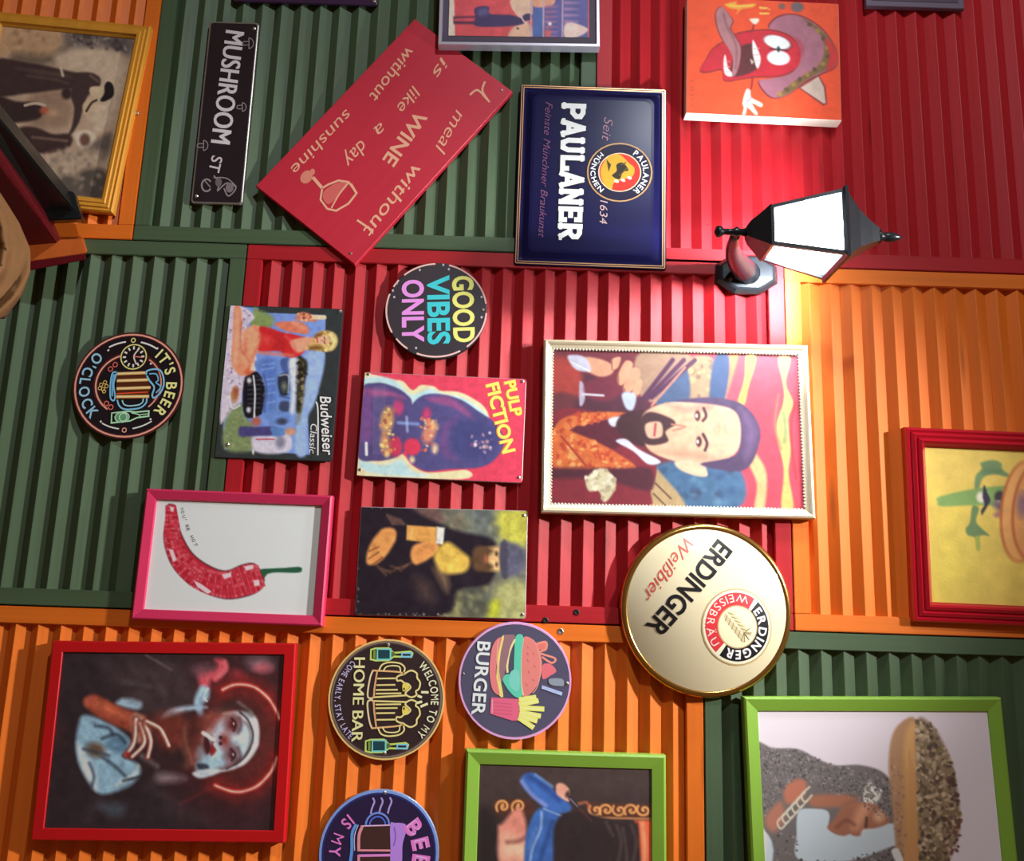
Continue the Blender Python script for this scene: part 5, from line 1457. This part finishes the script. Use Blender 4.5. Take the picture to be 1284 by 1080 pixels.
# --- green-framed painting of a woman in a blue blouse, seen from behind
limef = mat('leaf_green_paint', (132, 176, 62), 0.4, noise=.05, nscale=15)


def green_frame(hg):
    return frame(hg, [(0, 0), (0, .021), (.0012, .0225), (.004, .024), (.0235, .0195), (.0245, .018), (.0245, .006)], limef)


hg = Hung('blue_blouse_painting', [(586, 940), (834, 948), (838, 1240), (572, 1234)], 0.038, 'leaf-green frame around painting of dark-haired woman in blue blouse', 'picture', BK)
green_frame(hg)
slab(hg, 'backing', 0, .006, mat('backing_card', (120, 96, 70), 0.8), hg.h / 2 - .004, hg.w / 2 - .004)
p = Paint(hg, (72, 58, 56), inset=.024, z=.0168, gain=1.1)
p.v(580, 930, 4.755)
p.grad((500, 150), (500, 420), (58, 44, 44), 0, .8)
p.poly([(1030, 470), (1135, 470), (1135, 1500), (1050, 1500)], (226, 98, 62), 2, smooth=False)
OC = (232, 160, 96)
p.poly([(740, 365), (1135, 375), (1135, 465), (760, 450)], (84, 48, 36), 2, smooth=False); p.poly([(200, 360), (400, 350), (410, 440), (210, 440)], (80, 46, 38), 3)
for x in (246, 340): 
    a = np.linspace(0, 4.6 * math.pi / 2 * 1.6, 22); p.line([(x + (44 - 5 * t) * math.cos(t + 2.5), 388 + (44 - 5 * t) * math.sin(t + 2.5)) for t in a], 15, OC, 1.2)
for i, x in enumerate((800, 862, 940, 1010, 1085)):
    s = 1 if i % 2 else -1; a = np.linspace(0, 8, 20); p.line([(x + (44 - 5 * t) * math.cos(t + 2.5), 410 + s * (40 - 4.6 * t) * math.sin(t + 2.5)) for t in a], 14, OC, 1.2)
p.line([(740, 452), (1135, 462)], 10, (206, 140, 90), 1.2); p.line([(700, 372), (745, 365), (760, 400)], 12, (200, 110, 80), 2)
p.poly([(100, 420), (210, 460), (220, 740), (100, 900)], (40, 32, 34), 6)
p.poly([(240, 490), (380, 470), (390, 1500), (250, 1500), (215, 620)], (222, 140, 122), 3); p.poly([(250, 560), (380, 590), (380, 690), (240, 690)], (240, 190, 160), 8, .9); p.line([(270, 600), (330, 596), (380, 570)], 12, (120, 60, 56), 4)
p.poly([(470, 395), (600, 440), (580, 520), (560, 700), (570, 1500), (360, 1500), (370, 700), (400, 500)], (58, 100, 172), 2)
p.line([(475, 420), (470, 520), (420, 640), (400, 760)], 10, (160, 186, 226), 2); p.line([(540, 480), (500, 600), (450, 760)], 14, (34, 62, 122), 4); p.line([(490, 400), (590, 440)], 8, (176, 196, 226), 1.5); p.line([(440, 520), (400, 640)], 16, (86, 130, 200), 4)
p.poly([(350, 230), (380, 195), (430, 190), (500, 240), (560, 300), (640, 370), (650, 410), (590, 430), (500, 400), (420, 330), (370, 280)], (62, 106, 182), 2)
p.line([(360, 240), (420, 320), (500, 380)], 14, (150, 156, 220), 3); p.line([(400, 210), (480, 260), (580, 350)], 16, (36, 60, 130), 5); p.line([(440, 200), (540, 270)], 9, (120, 160, 220), 2.5)
p.poly([(565, 260), (600, 250), (640, 285), (640, 330), (625, 355), (590, 335), (565, 310)], (226, 162, 140), 1.5); p.line([(600, 330), (635, 355)], 8, (240, 196, 176), 1.2); p.ell(630, 315, 10, 16, (40, 24, 30), 20, 2); p.line([(640, 330), (690, 395)], 12, (36, 30, 50), 1.5); p.line([(645, 340), (690, 390)], 4, (180, 170, 190), .8)
p.poly([(560, 480), (660, 420), (760, 430), (900, 470), (1020, 480), (1060, 600), (1060, 1500), (560, 1500), (545, 700)], (46, 34, 38), 2.5)
for q in ([(920, 500), (950, 600), (930, 720)], [(1010, 500), (1040, 600), (1020, 720)], [(860, 480), (900, 560)], [(960, 520), (980, 640), (985, 740)]): p.line(q, 9, (100, 86, 76), 3, .7)
p.line([(700, 400), (770, 470)], 6, (110, 50, 50), 2, .8); p.line([(1075, 490), (1090, 620), (1085, 760)], 22, (240, 160, 116), 3)
p.mottle(.06, 9, 41)
p.build('painting', GLAZED)

# --- green-framed picture of a woman with a planted bowl on her head
hg = Hung('planter_hat_picture', [(933, 872), (1252, 877), (1299, 1250), (950, 1246)], 0.038, 'leaf-green frame around pale print of woman wearing a wooden bowl of plants', 'picture', BK)
green_frame(hg)
slab(hg, 'backing', 0, .006, mat('backing_card', (120, 96, 70), 0.8), hg.h / 2 - .004, hg.w / 2 - .004)
p = Paint(hg, (240, 228, 238), inset=.024, z=.0168, gain=1.0)
p.v(930, 870, 3.627)
p.poly([(260, 520), (400, 520), (560, 620), (700, 580), (760, 700), (900, 900), (900, 1400), (60, 1400), (120, 640)], (216, 230, 242), 2, smooth=False)
GS = (122, 116, 116)
p.poly([(60, 230), (150, 240), (260, 245), (350, 290), (430, 320), (540, 320), (640, 350), (700, 420), (720, 520), (690, 590), (600, 560), (520, 620), (430, 640), (395, 600), (400, 540), (300, 520), (260, 620), (260, 740), (420, 760), (560, 740), (700, 690), (740, 720), (730, 1100), (150, 1100), (150, 700), (90, 560)], GS, 1.5)
p.poly([(262, 530), (330, 515), (400, 530), (405, 610), (470, 640), (540, 640), (620, 600), (695, 590), (700, 660), (640, 700), (540, 745), (420, 755), (270, 745), (258, 660)], (212, 228, 242), 1.2)
p.poly([(395, 600), (430, 560), (470, 500), (540, 480), (620, 500), (660, 540), (680, 580), (620, 606), (560, 612), (545, 640), (515, 640), (500, 632), (470, 640), (430, 628)], (176, 116, 92), 1.5)
p.poly([(540, 500), (600, 500), (560, 590), (530, 620), (500, 600)], (222, 160, 126), 4, .8); p.ell(632, 555, 26, 26, (236, 184, 146), 0, 4, .9); p.line([(575, 560), (572, 600)], 12, (96, 66, 60), 1.5); p.line([(440, 600), (480, 570), (520, 590)], 12, (120, 70, 60), 3, .7)
p.poly([(320, 460), (420, 450), (520, 460), (520, 500), (400, 510), (320, 500)], (186, 122, 96), 3); p.poly([(200, 420), (260, 380), (300, 400), (280, 470), (210, 490)], (206, 128, 104), 3); p.poly([(110, 560), (180, 480), (200, 560), (150, 620)], (196, 130, 110), 4); p.line([(470, 500), (540, 470), (600, 440)], 10, (150, 110, 96), 3, .8)
for i in range(6):
    x, y = 300 - i * 22, 440 + i * 24
    p.line([(x + 14, y - 24), (x - 22, y + 12), (x - 6, y + 44), (x + 24, y + 14)], 8, (236, 228, 206), 1)
pet = [(560, 440), (590, 385), (610, 440), (640, 430), (630, 480), (600, 490), (570, 480)]
p.poly(pet, (236, 232, 222), 2); p.dots(pet, 18, 12, [(246, 244, 236), (150, 140, 130)], 3, .8)
body = [(60, 230), (260, 245), (430, 320), (640, 350), (700, 420), (690, 590), (520, 480), (400, 440), (260, 360), (200, 420), (100, 560)]
p.dots(body, 1000, 4.2, [(70, 66, 70), (168, 160, 158), (140, 132, 130), (96, 92, 96)], 5, .8, .5); p.dots([(150, 620), (260, 620), (260, 740), (420, 760), (700, 690), (730, 1000), (150, 1000)], 420, 6, [(80, 76, 78), (170, 162, 160), (130, 124, 122)], 6, .8, .5)
p.poly([(700, 160), (790, 115), (800, 300), (835, 900), (760, 1200), (730, 900), (690, 500), (672, 300)], (190, 146, 110), 2); p.poly([(740, 240), (790, 130), (800, 300), (835, 900), (790, 1200), (750, 700)], (226, 172, 112), 4)
for i in range(7): p.line([(730 + i * 12, 260 + (i % 3) * 40), (745 + i * 10, 560), (790 + i * 6, 900)], 4, (196, 138, 88), 1.2, .6)
p.dots([(680, 300), (730, 260), (770, 900), (700, 600)], 60, 8, [(170, 126, 100), (206, 160, 130), (150, 116, 100)], 8, .6)
p.poly([(690, 715), (720, 700), (745, 760), (730, 790)], (240, 240, 240), 1)
crop_ = [(798, 130), (860, 140), (920, 230), (970, 360), (1000, 560), (985, 690), (930, 800), (860, 1000), (830, 900), (805, 400)]
p.poly(crop_, (150, 128, 106), 2.5); p.dots(crop_, 620, 11, [(196, 172, 140), (110, 92, 76), (134, 120, 84), (214, 190, 160), (90, 74, 66), (160, 140, 112)], 9, .85, .7)
p.dots([(930, 200), (1010, 560), (1000, 700), (920, 820), (950, 560)], 40, 10, [(120, 84, 80), (90, 70, 60)], 10, .9, .7)
p.build('print', GLAZED)

# --- red-framed yellow picture at the upper edge
hg = Hung('yellow_cartoon_picture', [(1137, 537), (1420, 543), (1436, 792), (1149, 780)], 0.040, 'ribbed crimson frame around yellow painting of moustached green pepper figure in sombrero', 'picture', BK)
crim = mat('crimson_lacquer', (168, 16, 36), 0.2, coat=.4)
frame(hg, [(0, 0), (0, .014), (.002, .018), (.006, .019), (.009, .0165), (.011, .020), (.016, .0225), (.020, .0195), (.022, .023), (.027, .0255), (.031, .022), (.034, .018), (.036, .016), (.036, .006)], crim)
slab(hg, 'backing', 0, .007, mat('backing_card', (120, 96, 70), 0.8), hg.h / 2 - .004, hg.w / 2 - .004)
p = Paint(hg, (226, 196, 92), inset=.0355, z=.012, gain=1.0, cell=1.4)
p.v(1120, 520, 3.86)
p.ell(260, 750, 120, 260, (206, 190, 70), 10, 40, .7); p.poly([(230, 210), (290, 300), (280, 420), (240, 330)], (206, 180, 84), 12, .5)
p.poly([(230, 430), (240, 405), (400, 365), (520, 350), (700, 340), (820, 400), (840, 470), (760, 520), (600, 500), (520, 450), (400, 445), (250, 452)], (124, 160, 86), 1.5)
p.poly([(410, 360), (415, 300), (445, 265), (440, 235), (500, 220), (540, 235), (545, 265), (576, 290), (570, 302), (500, 290), (450, 310), (430, 360)], (112, 142, 92), 1.5); p.poly([(445, 270), (500, 262), (545, 268), (520, 285), (460, 290)], (88, 116, 78), 3, .6)
p.poly([(398, 450), (430, 460), (415, 520), (440, 555), (478, 590), (450, 590), (430, 600), (432, 650), (420, 660), (412, 605), (375, 590), (365, 560), (385, 530)], (100, 130, 80), 1.5); p.poly([(412, 600), (432, 600), (432, 655), (420, 658)], (160, 170, 70), 1.5)
p.ell(440, 405, 22, 26, (232, 226, 206), 0, 2); p.ell(530, 400, 24, 28, (52, 44, 52), 10, 2); p.ell(525, 425, 10, 8, (190, 160, 170)); p.ell(520, 490, 20, 14, (176, 120, 110), 0, 2)
p.poly([(455, 345), (470, 380), (485, 420), (470, 450), (445, 490), (440, 470), (456, 440), (448, 400)], (44, 34, 60), 1.2); p.poly([(500, 430), (600, 420), (600, 500), (520, 470)], (120, 96, 110), 3, .8)
p.ell(640, 470, 108, 250, (190, 100, 50), 6, 1.5); p.ell(645, 470, 100, 244, (232, 168, 96), 6, 1.5); p.ell(700, 470, 112, 244, (190, 100, 50), 6, 1.5); p.ell(708, 470, 106, 238, (226, 158, 92), 6, 1.5); p.ell(790, 460, 90, 130, (214, 140, 80), 0, 3); p.ell(640, 440, 26, 60, (150, 110, 120), 0, 4)
p.mottle(.04, 16, 8)
p.build('painting', CANVAS)

# --- dark sign whose lower edge shows above the lantern
hg = Hung('slate_plaque', [(1082, -80), (1204, -78), (1208, 10), (1086, 8)], 0.024, 'plain slate-grey plaque on the red slats above the lantern', 'plaque', BK)
slab(hg, 'plate', 0, hg.z, mat('slate_grey_paint', (98, 84, 104), 0.4, noise=.1, nscale=20), bev=.0012)
slab(hg, 'inner_panel', hg.z - .002, hg.z + .001, mat('slate_dark_panel', (76, 64, 82), 0.35), hg.h / 2 - .012, hg.w / 2 - .012)

# ------------------------------------------------------------------ seat back, ledge and coat in front of the lower wall
oxblood = painted_wood('oxblood_wood', (92, 16, 24), 0.4, (2, 20, 20), 0.12, False)
blackpad = mat('black_leather', (24, 28, 28), 0.32, noise=.2, nscale=60, bump=.3)


def prism(name, A, B, material, parent=None, bevel=0.0):
    n = len(A); v = list(A) + list(B)
    f = [tuple(range(n))[::-1], tuple(range(n, 2 * n))] + [(i, (i + 1) % n, n + (i + 1) % n, n + i) for i in range(n)]
    return obj(name, v, f, material, parent, bevel=bevel)


bo = empty('booth_back', Matrix.Translation(W(-150, 250, .2)))
tag(bo, 'oxblood wooden booth back with black padded top rail, jutting out beside the yellow frame', 'booth')
inv = bo.matrix_world.inverted()


def wp(px, py, h):
    return inv @ W(px, py, h)


# the back runs from the wall out into the room: near section at h=.42, far section at h=.05
prism('back_panel', [wp(75, 312, .05), wp(66, 282, .05), wp(-140, 250, .05), wp(-140, 330, .05)],
      [wp(-42, 150, .42), wp(-46, 132, .42), wp(-300, 60, .42), wp(-300, 260, .42)], oxblood, bo)
prism('trim_strip', [wp(77, 313, .047), wp(80, 309, .047), wp(66, 277, .047), wp(61, 280, .047)],
      [wp(-44, 144, .423), wp(-35, 137, .423), wp(-38, 131, .423), wp(-47, 138, .423)], oxblood, bo)
prism('top_rail', [wp(62, 279, .06), wp(104, 277, .06), wp(94, 247, .06), wp(70, 245, .06), wp(58, 262, .06)],
      [wp(-44, 132, .43), wp(-22, 122, .43), wp(-30, 92, .43), wp(-48, 90, .43), wp(-54, 112, .43)], blackpad, bo, bevel=.003)
prism('rail_cap', [wp(62, 281, .045), wp(107, 279, .045), wp(97, 246, .045), wp(70, 243, .045), wp(56, 262, .045)],
      [wp(52, 277, .10), wp(103, 275, .10), wp(92, 240, .10), wp(62, 238, .10), wp(46, 258, .10)], blackpad, bo, bevel=.002)

lg = empty('wall_ledge', Matrix.Translation(W(70, 315, .0)))
tag(lg, 'small worn ledge with orange top and oxblood front below the yellow frame', 'ledge')
inv2 = lg.matrix_world.inverted()
wq = lambda x, y, h: inv2 @ W(x, y, h)
prism('shelf', [wq(30, 300, .014), wq(104, 296, .014), wq(110, 316, .014), wq(30, 326, .014)], [wq(26, 302, .070), wq(104, 300, .070), wq(109, 318, .070), wq(24, 330, .070)], painted_wood('ledge_orange', (196, 98, 40), .45, (2, 20, 20), .2), lg, bevel=.002)
prism('front_edge', [wq(24, 330, .072), wq(108, 318, .072), wq(107, 326, .072), wq(24, 342, .072)], [wq(30, 326, .014), wq(108, 315, .014), wq(108, 325, .014), wq(30, 338, .014)], oxblood, lg, bevel=.0015)

# tan coat hanging over the end of the booth
bm = bmesh.new()
NU, NV = 40, 30
pts = {}
for i in range(NU):
    for j in range(NV):
        u, v = i / (NU - 1), j / (NV - 1)
        # u runs along the photo's vertical, v from the edge in view out of frame
        y = 205 + 195 * u
        edge = np.interp(u, [0, .2, .38, .55, .7, .85, 1.0], [-26, 2, 24, 38, 38, 28, 6])
        x = edge - v * (120 + 40 * u)
        fold = .020 * math.sin(24 * v - 8 * u + .8) + .010 * math.sin(45 * v - 15 * u)
        h = .455 + .10 * math.sin(min(1, v * 1.6) * math.pi / 2) + fold * min(1, .25 + v * 6)
        pts[i, j] = bm.verts.new(W(x, y, h))
for i in range(NU - 1):
    for j in range(NV - 1):
        bm.faces.new((pts[i, j], pts[i + 1, j], pts[i + 1, j + 1], pts[i, j + 1]))
bmesh.ops.recalc_face_normals(bm, faces=bm.faces)
bmesh.ops.solidify(bm, geom=bm.faces[:], thickness=.006)
me = bpy.data.meshes.new('tan_coat'); bm.to_mesh(me); bm.free(); me.shade_smooth()
me.materials.append(mat('tan_wool', (112, 76, 38), .85, noise=.2, nscale=30, bump=.4))
coat = bpy.data.objects.new('tan_coat', me); C.objects.link(coat)
tag(coat, 'tan fabric coat draped in soft folds against the booth back', 'coat')
